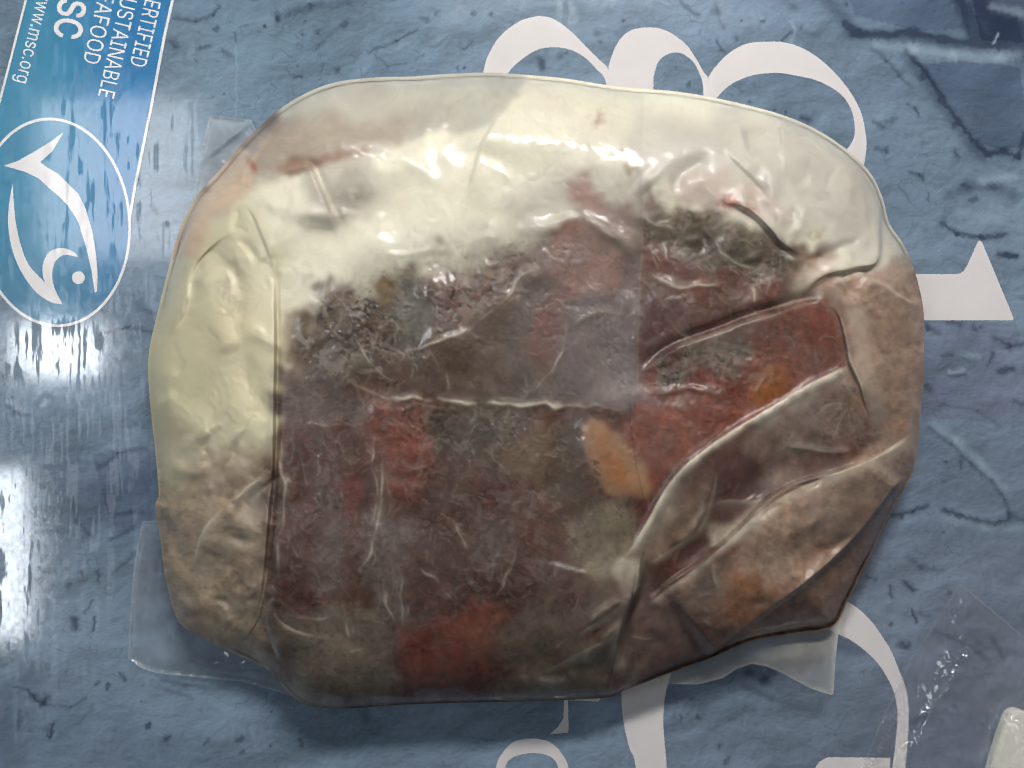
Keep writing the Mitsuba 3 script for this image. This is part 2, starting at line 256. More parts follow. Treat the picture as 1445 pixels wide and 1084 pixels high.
put('meat_slab', [(1120,360),(1260,350),(1310,440),(1310,600),(1280,700),(1190,900),(1050,900),(880,990),(880,900),(1000,800),(1100,700),(1220,640),(1210,560),(1180,430)], lin(172,147,131), 9, 8, 40, grain=.05)
put('meat_slab', [(1025,905),(1240,700),(1300,670),(1250,800),(1200,900),(1100,910)], lin(152,124,108), 5, 4, grain=.06)
put('red_pepper', [(895,540),(960,505),(1060,455),(1165,425),(1196,512),(1100,575),(1000,640),(930,700),(890,660)], lin(118,62,50), 8, 6, 22, grain=.12, frost=.12)
put('fat_layer', [(290,290),(340,240),(440,232),(470,196),(560,150),(640,120),(720,70),(900,60),(1060,90),(1180,140),(1270,230),(1275,330),(1250,368),(1180,368),(1130,358),(1085,330),(1020,310),(960,300),(940,290),(905,262),(850,268),(815,285),(790,310),(740,335),(690,352),(620,372),(560,385),(500,395),(450,415),(412,462),(396,520),(388,610),(330,630),(280,640),(195,650),(180,520),(200,430),(235,310)],
    lin(222,219,197), 6, 13, 24, grain=.012, dome=.3, frost=.15)
put('fat_layer_tint', [(385,160),(460,90),(720,70),(728,140),(690,178),(560,192),(470,188)], lin(184,182,168), 6, 5, 30, own=False, grain=.02)
put('fat_layer_tint', [(190,430),(300,400),(400,430),(400,600),(330,630),(190,650)], lin(206,200,166), 30, 10, 40, own=False, grain=.012)
put('fat_layer_tint', [(880,180),(960,165),(1080,150),(1200,190),(1290,300),(1250,370),(1130,350),(1040,300),(960,290),(900,240)], lin(192,189,176), 18, 12, 40, own=False, grain=.015)
put('fat_layer_tint', [(940,280),(985,235),(1050,250),(1100,300),(1120,340),(1060,310),(1000,300)], lin(186,172,160), 12, 8, 24, own=False, grain=.02)
put('fat_layer_tint', [(470,400),(560,330),(700,320),(800,290),(830,300),(780,350),(700,380),(560,420),(450,440)], lin(186,184,166), 20, 14, 30, own=False, grain=.02, frost=.5)
put('fat_layer_tint', [(700,300),(800,250),(860,230),(905,260),(905,300),(840,290),(760,330)], lin(190,186,172), 16, 12, 30, own=False, grain=.02)
put('fat_layer_tint', [(195,350),(260,300),(330,260),(380,300),(390,430),(300,420),(200,450)], lin(207,202,172), 18, 10, 40, own=False, grain=.012)
put('fat_layer_tint', [(430,240),(520,240),(545,280),(500,310),(440,300)], lin(190,186,170), 16, 8, 24, own=False, grain=.03)
put('skin_strip', [(300,305),(335,232),(395,160),(440,158),(572,172),(577,204),(520,222),(470,236),(432,231),(400,240),(352,256),(322,300)], lin(168,157,141), 14, 7, grain=.04)
put('skin_strip_tint', [(345,226),(352,215),(360,222),(354,240)], lin(160,104,88), 4, 3, own=False)
put('skin_strip_tint', [(386,238),(430,226),(470,214),(520,206),(515,214),(440,234),(400,243)], lin(146,122,104), 5, 4, own=False)  # brown strip along the raised cream flap: its shade put into the colour
put('skin_strip_tint', [(240,350),(290,262),(340,215),(350,250),(312,300),(285,350)], lin(204,184,158), 8, 5, own=False, grain=.03)
put('fish_skin', [(402,500),(425,455),(450,430),(500,408),(560,400),(612,404),(635,440),(628,490),(590,520),(545,548),(480,540),(425,525)], lin(98,84,70), 8, 10, 16, grain=.28, dome=.4, frost=1.0)
put('fish_skin_tint', [(558,412),(600,402),(628,420),(626,470),(590,486),(560,460)], lin(106,110,102), 9, 8, 16, own=False, grain=.14, frost=.35)
put('meat_bit', [(530,400),(560,395),(575,410),(560,428),(532,424)], lin(122,104,78), 6, 4, 10, own=False, grain=.16)
put('fish_skin', [(394,520),(440,525),(520,548),(536,590),(500,610),(400,606),(386,570)], lin(104,92,88), 7, 7, 16, grain=.16, frost=.25)
put('meat_chunk', [(608,400),(690,372),(760,352),(785,375),(735,400),(702,432),(654,468),(612,484),(600,440)], lin(112,92,84), 7, 9, 14, grain=.26, dome=.4, frost=.8)
put('meat_chunk', [(545,510),(612,484),(654,467),(702,430),(740,395),(770,400),(752,470),(745,520),(765,565),(650,562),(560,548)], lin(94,80,68), 5, 5, 20, grain=.11, dome=.4, frost=.08)
put('fish_flake', [(772,372),(778,330),(800,308),(822,304),(850,325),(876,350),(885,395),(850,420),(800,408)], lin(156,118,104), 6, 5, 20, grain=.06, dome=.5, frost=.12)
put('fish_flake', [(752,430),(785,400),(806,415),(795,470),(790,518),(758,520),(748,470)], lin(128,84,72), 6, 4, 18, grain=.09, dome=.4, frost=.1)
put('fish_flake', [(806,262),(825,244),(852,260),(880,300),(906,330),(900,352),(850,320),(815,290)], lin(160,134,124), 8, 5, 18, grain=.05)
put('jelly', [(792,470),(806,430),(840,400),(880,410),(904,450),(898,568),(820,566),(778,550),(785,510)], lin(122,108,110), 9, 6, 24, grain=.05, dome=.4, frost=.12)
put('herb_clump', [(905,290),(950,300),(1000,310),(1060,330),(1112,352),(1115,385),(1070,398),(1010,396),(950,385),(908,350)], lin(98,90,76), 7, 9, 16, grain=.24, dome=.3, frost=.5)
put('meat_chunk', [(908,350),(950,352),(1000,375),(1080,385),(1105,405),(1060,440),(1000,445),(930,430),(906,400)], lin(108,72,62), 7, 7, 16, grain=.18, dome=.4, frost=.3)
put('meat_chunk', [(905,425),(950,425),(985,470),(970,490),(925,505),(903,530)], lin(88,54,52), 6, 6, 16, grain=.18, dome=.4, frost=.2)
put('frozen_fat', [(918,528),(950,500),(985,485),(1030,466),(1066,468),(1060,505),(1000,524),(940,540)], lin(118,108,98), 8, 7, 16, grain=.22, frost=.5)
put('red_pepper', [(1056,460),(1120,438),(1165,430),(1188,470),(1194,512),(1150,535),(1100,560),(1062,550),(1060,500)], lin(124,72,58), 7, 5, 22, grain=.10, dome=.4, frost=.1)
put('red_pepper', [(898,585),(960,560),(1040,570),(1070,585),(1000,630),(950,668),(920,690),(900,650)], lin(134,74,58), 7, 5, 22, grain=.11, dome=.5, frost=.1)
put('carrot_piece', [(1062,545),(1085,518),(1118,522),(1116,548),(1085,570),(1050,580)], lin(148,94,52), 9, 5, 18, grain=.08, dome=.4)
put('red_pepper', [(520,590),(545,568),(590,578),(613,610),(612,665),(585,700),(545,685),(522,640)], lin(120,72,62), 9, 7, 18, grain=.14, dome=.4, frost=.3)
put('herb_clump', [(605,582),(660,574),(740,577),(742,605),(712,640),(670,650),(628,630)], lin(78,72,58), 8, 9, 14, grain=.28, frost=.45)
put('potato_piece', [(716,625),(740,602),(766,606),(776,640),(755,676),(722,672)], lin(112,96,68), 10, 6, 20, grain=.06, dome=.4)
put('herb_clump', [(770,640),(800,585),(824,610),(836,690),(880,722),(820,724),(775,690)], lin(76,66,50), 9, 8, 16, grain=.18)
put('carrot_slice', [(826,600),(848,594),(880,620),(906,655),(918,690),(902,704),(862,694),(836,664),(826,630)], lin(164,128,98), 6, 2, 24, grain=.015, dome=.5)
put('carrot_core', [(842,622),(858,626),(882,655),(892,686),(866,682),(846,656)], lin(166,114,74), 10, 2, 18, grain=.015, own=False)
put('meat_chunk', [(400,610),(470,600),(508,640),(505,760),(480,850),(420,850),(398,760)], lin(86,54,48), 7, 6, 18, grain=.20, dome=.3, frost=.25)
put('meat_tint', [(456,690),(484,680),(488,760),(480,850),(452,850)], lin(112,98,94), 8, 7, 14, k=.6, own=False, grain=.14, frost=.3)
put('red_pepper_bit', [(484,680),(500,672),(506,720),(496,740),(484,720)], lin(120,58,56), 7, 4, 12, k=.9, own=False, grain=.1)
put('meat_chunk', [(560,700),(650,690),(720,720),(780,790),(850,800),(830,860),(720,880),(640,860),(575,800)], lin(78,54,48), 9, 8, 20, grain=.2, frost=.22)
put('meat_chunk', [(519,721),(548,712),(566,760),(566,874),(530,880),(512,800)], lin(108,96,94), 9, 6, 20, grain=.1, frost=.25)
put('potato_piece', [(812,750),(840,718),(880,722),(895,755),(880,800),(840,812),(812,785)], lin(124,116,94), 10, 8, 18, grain=.08, dome=.3, frost=.2)
put('red_pepper', [(558,930),(572,885),(620,864),(690,858),(712,885),(700,930),(640,965),(590,984),(562,960)], lin(122,62,54), 9, 8, 18, grain=.15, dome=.5, frost=.15)
put('carrot_piece', [(632,878),(670,864),(704,872),(700,905),(660,922),(634,905)], lin(140,86,66), 10, 6, 16, grain=.1, k=.75, own=False)
put('frozen_fat', [(712,880),(760,860),(820,880),(800,930),(740,950),(705,925)], lin(124,114,102), 12, 8, 20, grain=.1, k=.8)
put('frozen_fat', [(385,872),(470,866),(540,872),(556,920),(556,985),(470,1000),(415,985),(390,930)], lin(130,122,108), 9, 8, 22, grain=.10, frost=.15)
put('meat_tint', [(700,960),(850,900),(890,850),(880,930),(850,985),(720,995)], lin(126,116,100), 10, 6, 22, own=False, grain=.08)
put('red_pepper', [(1040,850),(1062,830),(1090,838),(1085,870),(1052,890),(1034,880)], lin(160,116,88), 10, 5, 18, grain=.06)
put('onion_piece', [(1018,735),(1050,722),(1072,730),(1050,756),(1020,762)], lin(140,130,114), 8, 4, 14, grain=.04)
put('meat_chunk', [(940,690),(1000,650),(1080,630),(1140,640),(1100,690),(1040,740),(960,790),(915,800),(915,740)], lin(96,70,64), 9, 7, 22, grain=.16, frost=.2)
put('meat_tint', [(925,735),(985,690),(1010,700),(985,745),(940,775)], lin(112,90,76), 9, 5, 18, own=False, grain=.08)
put('meat_tint', [(940,720),(1010,655),(1100,600),(1190,550),(1215,620),(1150,665),(1060,700),(990,770),(915,840),(912,790)], lin(92,56,51), 9, 6, 20, own=False, grain=.14, frost=.15)
put('meat_tint', [(1080,590),(1150,550),(1195,530),(1220,610),(1150,640),(1080,650),(1040,640)], lin(120,104,96), 12, 7, 22, k=.8, own=False, grain=.1, frost=.15)
put('meat_tint', [(1000,670),(1040,680),(1060,720),(1010,740),(960,790),(950,770)], lin(84,54,50), 9, 6, 16, own=False, grain=.1)
put('meat_tint', [(908,795),(950,812),(935,840),(905,870),(905,930),(880,985),(868,985),(872,930),(890,862)], lin(84,60,56), 6, 4, 18, own=False, grain=.1)
put('meat_tint', [(905,930),(960,860),(1040,880),(1010,930),(940,960),(890,985)], lin(108,82,74), 10, 5, 18, own=False, grain=.08)
put('meat_tint', [(907,795),(950,775),(1000,740),(1040,700),(1110,668),(1050,722),(1000,775),(950,815),(908,852)], lin(78,48,44), 7, 4, 18, own=False, grain=.08)
put('meat_tint', [(915,742),(985,690),(1004,694),(985,745),(946,773),(908,792)], lin(128,108,92), 7, 4, 18, own=False, grain=.08)
put('meat_tint', [(1040,630),(1074,650),(1090,690),(1060,705),(1030,700),(1010,660)], lin(84,50,48), 8, 4, 18, own=False, grain=.08)
put('meat_tint', [(1074,672),(1100,655),(1131,660),(1120,680),(1080,690)], lin(142,126,118), 9, 5, 18, own=False, grain=.06)
put('meat_tint', [(1001,760),(1015,740),(1045,738),(1048,752),(1020,766)], lin(160,150,134), 6, 3, 14, own=False, grain=.04)
put('meat_tint', [(905,862),(960,825),(1005,800),(1008,850),(960,905),(900,930)], lin(124,100,92), 12, 6, 22, own=False, grain=.06)
put('meat_tint', [(1011,870),(1014,820),(1030,812),(1074,822),(1080,850),(1050,872)], lin(158,116,90), 10, 6, 18, own=False, grain=.08)
# small tints: herb flecks, bruises and threads of herb under the film
for (x, y, r, c, kk) in [(512,262,17,(120,118,104),.5),(500,275,8,(96,94,80),.4),(484,300,6,(120,116,96),.4),(876,213,6,(104,94,40),.9),(892,240,7,(140,120,84),.7),(845,172,8,(176,146,120),.6),(988,340,20,(66,62,56),.7),(985,362,14,(70,66,58),.7),(1052,362,16,(52,58,44),.75),(974,304,6,(70,66,36),.8),(992,360,6,(140,132,120),.7),
                         (1030,284,8,(166,96,76),.6),(1045,290,7,(160,88,66),.8),(1020,287,6,(160,90,70),.7),(1058,296,5,(150,84,64),.6),(1152,332,8,(150,138,100),.5),(748,530,8,(34,36,30),.8),(620,600,11,(38,36,28),.8),(640,604,9,(40,38,30),.8),(690,612,12,(46,44,34),.6),(840,668,5,(60,42,22),.9),(838,654,4,(56,42,26),.8),(704,630,4,(36,34,28),.8),
                         (512,528,16,(42,44,40),.75),(474,488,12,(62,66,62),.6),(490,470,9,(66,66,60),.5),(436,520,10,(70,64,54),.5),(300,400,26,(160,152,128),.3),(318,402,8,(120,110,96),.3),(1180,430,10,(150,140,126),.3),(855,420,10,(140,106,100),.4),(305,658,28,(136,112,96),.55),(325,740,14,(120,102,88),.4),(300,800,14,(120,104,90),.5),(430,930,20,(96,90,74),.5),(1262,592,12,(156,104,80),.6),(1212,565,9,(150,118,80),.5),
                         (330,690,9,(112,94,80),.5),(352,640,8,(130,106,88),.5),(260,850,16,(140,124,106),.5),(1240,480,14,(140,118,100),.5),(1225,420,12,(140,122,104),.5),(1190,700,22,(140,112,92),.4),(1110,720,24,(138,112,92),.4),(1140,790,20,(150,128,108),.5),(960,850,26,(104,78,72),.5),(985,880,20,(112,88,78),.5)]:
    a = np.linspace(0, 2 * np.pi, 9)[:-1]
    put('', [(x + r * (1 + .25 * math.sin(3 * q + x)) * math.cos(q), y + r * (1 + .25 * math.cos(2 * q + y)) * math.sin(q)) for q in a], lin(*c), max(1.5, r * .35), r * .5, max(5, r * .8), kk, False, .14, seed=int(x + y), frost=.1)
calm = 1 - .9 * poly([(822,600),(850,590),(885,620),(912,655),(922,692),(900,706),(860,698),(832,664)], 3)
dark = 1 - poly([(210,180),(620,90),(1240,150),(1260,380),(1130,360),(940,290),(740,345),(450,428),(388,640),(215,650)], 14)
col *= np.exp(dark * (.05 * N(4, 31) + .09 * N(10, 32) + .03 * N(2.6, 33)) * calm)[..., None]
flecks = sstep(1.5, 2.2, N(4.2, 50) + .8 * N(24, 51)) * dark * calm * (.3 + LACE)
col *= (1 - .72 * np.clip(flecks, 0, 1))[..., None]
herb = sstep(.75, 1.2, N(5, 51, 3) * .6 + N(5, 52, .35) * .6 + .5 * N(30, 53)) * dark * np.clip(LACE * .9, .1, .75)
col = col * (1 - .65 * herb[..., None]) + np.array([.018, .022, .012]) * (.65 * herb[..., None])
# frost between food and film: lace on the pieces, thin veins, an even bloom, white lines where the film is creased
wisp = warp(rid(N(46, 80)) ** 2 + .7 * rid(N(22, 81)) ** 2 + .4 * rid(N(11, 82)) ** 2, 10, 30, 83)
col *= (1 - (1 - dark) * np.clip(.025 + .035 * N(52, 86) + .02 * N(20, 87), 0, .15))[..., None] ** np.array([.8, 1., .95])
veins = sstep(.80, .97, rid(N(26, 35) + .3 * N(7, 36))) * sstep(-.2, .8, N(60, 37))
def cover(c, a): col[:] = col * (1 - a[..., None]) + np.array(c) * a[..., None]
tape = [(571,140),(572,120),(700,112),(790,118),(908,134),(906,300),(899,480),(893,577),(830,570),(740,571),(640,565),(560,557),(500,535),(470,470),(500,380),(560,300),(569,200)]
haze = poly(tape, 1.2, smooth=False) * sstep(600, 860, GX)
bloom = np.clip(.13 + .07 * N(50, 60) + .10 * sstep(.9, 1.8, wisp) + .05 * N(18, 62), .02, .45)
cover((.100, .058, .047), .24 * dark * window * calm * (1 - .6 * np.clip(LACE, 0, 1)))     # sauce over the pieces
cover((.175, .155, .148), bloom * dark)
lace2 = warp(rid(N(16, 94)) ** 3 + .8 * rid(N(8, 95)) ** 3 + .25 * N(3.2, 97), 6, 18, 96)
cover((.34, .315, .295), np.clip(LACE * (.50 * sstep(.3, 1.2, lace) + .5 * sstep(.9, 1.4, lace2)) + .10 * sstep(1.05, 1.5, lace2) * dark * calm + .30 * veins * dark * (.4 + LACE) + .07 * sstep(1.2, 2.2, N(3.6, 38) + .5 * N(18, 39)) * dark, 0, .8))
cover((.25, .235, .235), .34 * haze * dark)
col *= (1 - .07 * haze * (1 - dark))[..., None]
side = poly([(200,640),(388,640),(380,760),(360,890),(440,1000),(200,1000)], 14)
rim = .45 * poly([(905,860),(1000,790),(1080,706),(1200,655),(1295,605),(1275,680),(1135,826),(1030,905),(900,985),(870,950)], 7)
mid = poly([(905,745),(1000,640),(1195,516),(1230,610),(1080,690),(905,850)], 7)
cover((.47, .44, .38), np.clip((.12 + .10 * N(40, 63) + .08 * N(14, 64)) * np.maximum(side, rim) + .02 * mid * (1 + .8 * N(30, 65)), 0, .6))
cover((.64, .61, .515), np.clip(.80 * np.clip(crisp, 0, 1) * (1 + .12 * N(9, 66)), 0, .92) * (.55 + .45 * dark))
col *= 1 - dark[..., None] * np.array([-.02, .015, .07])
col *= (1 - .24 * dark * (1 - .5 * np.clip(crisp, 0, 1)))[..., None]
col = np.clip(col, .004, .9)
DOME = gaussian_filter(DOME, 4.5) * edge_in
film_mm = film_mm + DOME
food_mm = np.minimum(food_mm + DOME, film_mm - .42) - (.035 * np.abs(lace) + .10 * np.clip(herb + flecks, 0, 1)) * edge_in * dark

food_mm = np.minimum(food_mm, minimum_filter(film_mm, size=3) - .12)     # clear of the film on steep sides too
food_mm = np.where(dist < 4, np.minimum(food_mm, minimum_filter(film_mm, size=5) - .12), food_mm)

# ------------------------------------------------------------------ materials
scene['food_skin'] = {'type': 'twosided', 'b': {'type': 'principled', 'base_color': {'type': 'mesh_attribute', 'name': 'vertex_color'}, 'roughness': .42, 'specular': .35}}
def film_bsdf(c, w, rough=.4, dt=.6):
    return {'type': 'blendbsdf', 'weight': w, 'clear': {'type': 'thindielectric', 'int_ior': 1.33},
            'milky': {'type': 'principledthin', 'base_color': rgb(*c), 'roughness': rough, 'diff_trans': dt}}
MILK = mikit.proc(lambda p, n, uv: uv.x)                # how milky the film is, stored with its vertices
scene['film_plastic'] = film_bsdf((.80, .77, .68), MILK)
scene['tight_film'] = {'type': 'thindielectric', 'int_ior': 1.19}
scene['frosted_film'] = {'type': 'twosided', 'b': {'type': 'principled', 'base_color': {'type': 'mesh_attribute', 'name': 'vertex_color'}, 'roughness': .38, 'specular': .45}}
scene['clear_plastic'] = film_bsdf((.74, .77, .78), MILK)
def rim_of(m):
    q = np.pad(m[:-1, :-1] & m[1:, :-1] & m[:-1, 1:] & m[1:, 1:], 1)
    return ~(q[:-1, :-1] & q[1:, :-1] & q[:-1, 1:] & q[1:, 1:])
rim_v = rim_of(inside)
SEEN, _nz = [], {}
def normals_of(z_mm):
    """Normals of the whole height field, so that parts meet without a seam."""
    if id(z_mm) not in _nz:
        p = W(GX, GY, z_mm / 1000)
        n = np.cross(np.gradient(p, axis=1), -np.gradient(p, axis=0))
        gy_, gx_ = np.gradient(gaussian_filter(dist, 2.5)); r = np.stack([-gx_, gy_, 1.1 * G + 0 * gx_], -1)
        n = n / np.linalg.norm(n, axis=-1, keepdims=True); r = r / np.linalg.norm(r, axis=-1, keepdims=True)
        k = sstep(4, 1, dist)[..., None]; n = n * (1 - k) + r * k
        _nz[id(z_mm)] = n / np.linalg.norm(n, axis=-1, keepdims=True)
    return _nz[id(z_mm)]
def sheet(mask_any, z_mm, values, inner=None, snap_edge=True):
    """Triangles of the photo grid where mask_any holds, its outer ring drawn to the outline; (mesh, per-vertex values)."""
    m = mask_any
    q = (m[:-1, :-1] & m[1:, :-1] & m[:-1, 1:] & m[1:, 1:])
    if inner is not None: q &= inner
    idx = np.arange(m.size).reshape(m.shape)
    a, b, c, d = idx[:-1, :-1][q], idx[:-1, 1:][q], idx[1:, 1:][q], idx[1:, :-1][q]
    f = np.vstack([np.stack([a, d, c], 1), np.stack([a, c, b], 1)])
    used, f = np.unique(f, return_inverse=True); f = f.reshape(-1, 3)
    SEEN.append(normals_of(z_mm).reshape(-1, 3)[used])
    px, py = GX.ravel()[used].copy(), GY.ravel()[used].copy()
    if snap_edge:
        o = rim_v.ravel()[used]
        s = snap.reshape(-1, 2)[used]
        px[o], py[o] = s[o, 0], s[o, 1]
        if z_mm is not film_mm:                       # the food ends a little inside the film
            gy_, gx_ = np.gradient(gaussian_filter(dist, 2.5)); l = np.hypot(gx_, gy_) + 1e-6
            px[o] += 2.4 * (gx_ / l).ravel()[used][o]; py[o] += 2.4 * (gy_ / l).ravel()[used][o]
    z = z_mm.ravel()[used].copy(); z[o] = ZR + (.3 if z_mm is film_mm else -.2)
    v = W(px, py, z / 1000)
    val = values.reshape(m.size, -1)[used]
    return (v, f), (np.repeat(val, 3, 1) if val.shape[1] == 1 else val)
def add_seamless(key, mesh, bsdf, colour):
    path = meshkit.write_ply(mesh, False, None, colour, normals=SEEN[-1])
    scene[key] = {'type': 'ply', 'filename': path, 'face_normals': False, 'bsdf': {'type': 'ref', 'id': bsdf}}
def add(key, mesh, bsdf, colour=None, **kw): scene[key] = mikit.ply(mesh, bsdf, smooth=True, color=colour, **kw)
def numbered(key):
    if key not in scene: return key
    n = 1
    while f'{key}_{n:03d}' in scene: n += 1
    return f'{key}_{n:03d}'

# ------------------------------------------------------------------ the printed card
MARKS = []      # (x, y, x2, y2, half width px, strength): dark (+) or pale (-) strokes of the printed ice picture
def stroke(pts, w, s, dense=False):
    for a, b in zip(pts[:-1], pts[1:]): MARKS.append((*a, *b, w, s))
def pit(x, y, r, s=.75, dx=0, dy=0): MARKS.append((x - dx, y - dy, x + dx, y + dy, r, s))
for p in [(392,25,4),(375,36,2.5),(430,30,2),(448,46,4.5),(426,50,3),(420,108,4,.8,4,-1),(476,99,5),(418,92,2.5),(486,35,4,.6,2,-2),(668,17,4),(694,20,3.5),(409,146,2.5),(599,27,4,.5,3,2),(616,18,3,.5,2,-2),(645,97,3),(655,96,3),(764,90,6,.8,1,4),(790,80,5,.5),(801,73,3,.6),(843,49,6,.5),(847,60,3,.6),(880,30,3),
          (304,40,3,.7,2,-1),(237,31,3),(244,62,7,.7,3,4),(288,66,4,.6,5,-2),(320,75,4,.5,6,3),(316,134,2),(275,85,2),(375,36,2),(392,23,6,.6,2,4),(1009,16,7,.45,2,1),(1046,30,3),(1072,30,3),(1038,54,4,.6),(1120,8,6,.5),(1077,29,3),(1130,38,3,.6),(1196,5,4),(970,120,4,.6),(1137,168,5,.8,4,1),(1110,160,3),(1057,146,3),(1093,156,3),
          (62,566,9,.55,5,-5),(62,569,5,-.8,3,-3),(217,11,6,.0),(105,880,6,.9,1,6),(116,812,4,.8,1,6),(98,826,4,.6,2,-2),(138,812,3,.7,0,7),(133,880,3,.75,2,-10),(73,1031,4,.85,2,-7),(42,1032,3,.5),(209,1025,4.5,.85,1,-1),(236,1042,4.5,.85,1,-2),(52,986,7,.7,3,2),(64,988,5,.7,3,-5),(136,965,3,.7,3,-2),(152,968,3,.8,1,-5),(174,955,3,.6,3,6),(200,990,2.5),
          (338,1042,4,.8,4,-2),(342,1062,3,.6,2,-1),(292,1046,3,.5,3,-3),(384,1004,2),(382,1052,2.5),(425,1048,3,.6,1,4),(516,1010,8,.5,2,4),(977,987,4),(985,1012,4),(1015,1053,5,.8),(960,1015,2,.6,0,4),(1025,1072,3,.6,4,-5),(1334,1003,4,.5),(1346,995,4,.6),
          (1283,828,5,.8,5,5),(1258,836,3,.7,1,8),(1290,870,3,.8,2,9),(1275,910,6,.85,4,1),(1258,880,3,.7),(1305,868,5,.4,6,2),(1230,815,4,.5,6,2),(1340,837,3,.7),(1272,730,3,.6),(1334,652,3),(1356,655,3,.6,0,4),(1285,660,3,.6),(1331,751,3,.6),(1384,672,2),(1393,518,3,.5),(1419,522,5,.8,9,-2),(1399,506,4,.6,3,-5),(1376,463,3,.6,1,3),(1386,461,3,.6),(1310,549,5,.7,3,3),
          (1345,592,0,0),(1240,175,4,.6,8,5),(1258,170,4,.5,6,-2),(1284,147,3,.6),(1294,156,3,.7,3,5),(1350,217,5,.6,1,3),(1302,200,4,.4),(1290,245,4,.6,6,3),(1300,250,3,.7,2,4),(1360,260,3,.7),(1310,278,2,.6,0,6),(1244,212,3,.5,6,1),(1250,212,3,.5,0,3),(1372,282,4,.7,4,-2),(1413,405,2.5,.5),(1428,360,4,.7,8,1)]:
    if p[2]: pit(*p)
# cracks and ledges
stroke([(245,25),(275,30),(300,20),(308,8)], 3, .5); stroke([(330,45),(334,62)], 1.5, .5); stroke([(452,100),(458,90)], 3, .3); stroke([(446,70),(490,25)], 3, .25); stroke([(405,20),(440,8),(490,2)], 6, .5); stroke([(520,75),(560,58),(588,42)], 2.5, .55); stroke([(530,78),(548,92),(575,90)], 2, .4); stroke([(655,70),(668,58)], 2, .5); stroke([(586,84),(600,76)], 2, .3)
stroke([(960,4),(985,22)], 4, .5); stroke([(1010,58),(1020,72)], 3, .6); stroke([(1020,40),(1010,8)], 3, .3); stroke([(1118,60),(1120,38),(1115,30)], 3, -.25); stroke([(1105,58),(1117,46)], 2.5, .6)
# pale ice ledges and dark gaps, upper right
stroke([(1195,35),(1210,46),(1245,48),(1290,46),(1330,55),(1372,62)], 6, 1.0); stroke([(1205,52),(1290,56),(1372,70)], 6, .5); stroke([(1170,0),(1200,40)], 12, .55); stroke([(1235,64),(1290,70),(1345,76),(1410,80),(1438,76)], 8, -.28)
stroke([(1278,72),(1306,104),(1330,140),(1352,170),(1376,200),(1393,219)], 4.5, 1.0); stroke([(1272,76),(1300,110),(1345,175),(1386,226)], 6, .45); stroke([(1393,219),(1415,213),(1436,221)], 5, .85); stroke([(1436,221),(1445,190)], 5, .8); stroke([(1230,68),(1250,85),(1268,106),(1285,120)], 3.5, .45)
stroke([(1355,0),(1375,45),(1385,60),(1410,60)], 11, 1.1); stroke([(1385,10),(1420,40),(1445,70)], 22, 1.0); stroke([(1400,10),(1445,20)], 7, -.3); stroke([(1402,60),(1408,48)], 2, -.6); stroke([(1330,120),(1420,110),(1400,190)], 42, .28); stroke([(1210,15),(1300,20),(1350,40)], 26, .25)
stroke([(1330,315),(1352,330),(1385,335),(1418,331)], 4, .85); stroke([(1410,358),(1434,362)], 5, .8); stroke([(1355,300),(1410,310)], 8, -.25); stroke([(1340,276),(1365,265),(1400,262),(1430,275)], 10, .5); stroke([(1385,255),(1430,248)], 6, -.4); stroke([(1366,505),(1350,500),(1330,502)], 3, .5); stroke([(1340,530),(1362,528)], 3.5, .75); stroke([(1340,526),(1360,522)], 4, -.4)
stroke([(1298,450),(1310,462),(1325,470)], 4, .5); stroke([(1338,455),(1356,458)], 5, .6); stroke([(1405,478),(1425,488),(1445,486)], 5, .6); stroke([(1350,500),(1380,502)], 4, -.3); stroke([(1310,605),(1340,625),(1370,655),(1400,680),(1418,705),(1424,725)], 3.5, .45); stroke([(1318,600),(1350,622),(1385,655),(1420,690)], 7, -.25)
stroke([(1262,727),(1290,722),(1310,714)], 4, .75); stroke([(1330,720),(1355,728),(1380,737),(1410,739),(1425,732)], 4.5, .85); stroke([(1425,724),(1445,735)], 5, .6); stroke([(1340,732),(1390,745),(1440,745)], 8, -.2); stroke([(1280,785),(1300,800),(1330,805)], 4, .35); stroke([(1290,700),(1330,680),(1345,672)], 3, .25); stroke([(1350,575),(1380,580),(1410,600)], 3, .3); stroke([(1430,565),(1445,570)], 4, .6)
# left
stroke([(30,122),(70,180),(105,215),(150,240)], 2.5, .55); stroke([(0,150),(25,130)], 5, .3); stroke([(140,660),(165,640),(205,632)], 3.5, .5); stroke([(60,660),(110,650),(140,655)], 5, .25); stroke([(155,760),(190,745)], 3, .6); stroke([(160,810),(190,780)], 3, .5); stroke([(108,735),(128,755)], 4, .55); stroke([(46,830),(44,800)], 4, .45); stroke([(165,725),(200,724)], 4, .5); stroke([(70,690),(105,720)], 9, .35); stroke([(130,690),(200,690)], 16, .25)
stroke([(20,970),(40,975),(60,995),(100,998),(120,985)], 2.5, .45); stroke([(110,1020),(130,1000)], 3, .3); stroke([(120,865),(130,850)], 2.5, .5); stroke([(0,1010),(20,1084)], 22, .35); stroke([(25,1030),(28,1005)], 3, .45); stroke([(230,960),(260,965),(290,970)], 4, .35); stroke([(235,975),(270,985)], 4, .35); stroke([(165,590),(200,600)], 10, .2); stroke([(10,575),(25,585),(42,585)], 4, .45); stroke([(140,472),(180,462),(215,468)], 3, .45); stroke([(195,430),(210,440)], 6, .4); stroke([(215,320),(235,315),(250,312)], 4, .4); stroke([(216,290),(222,300)], 3.5, .7)
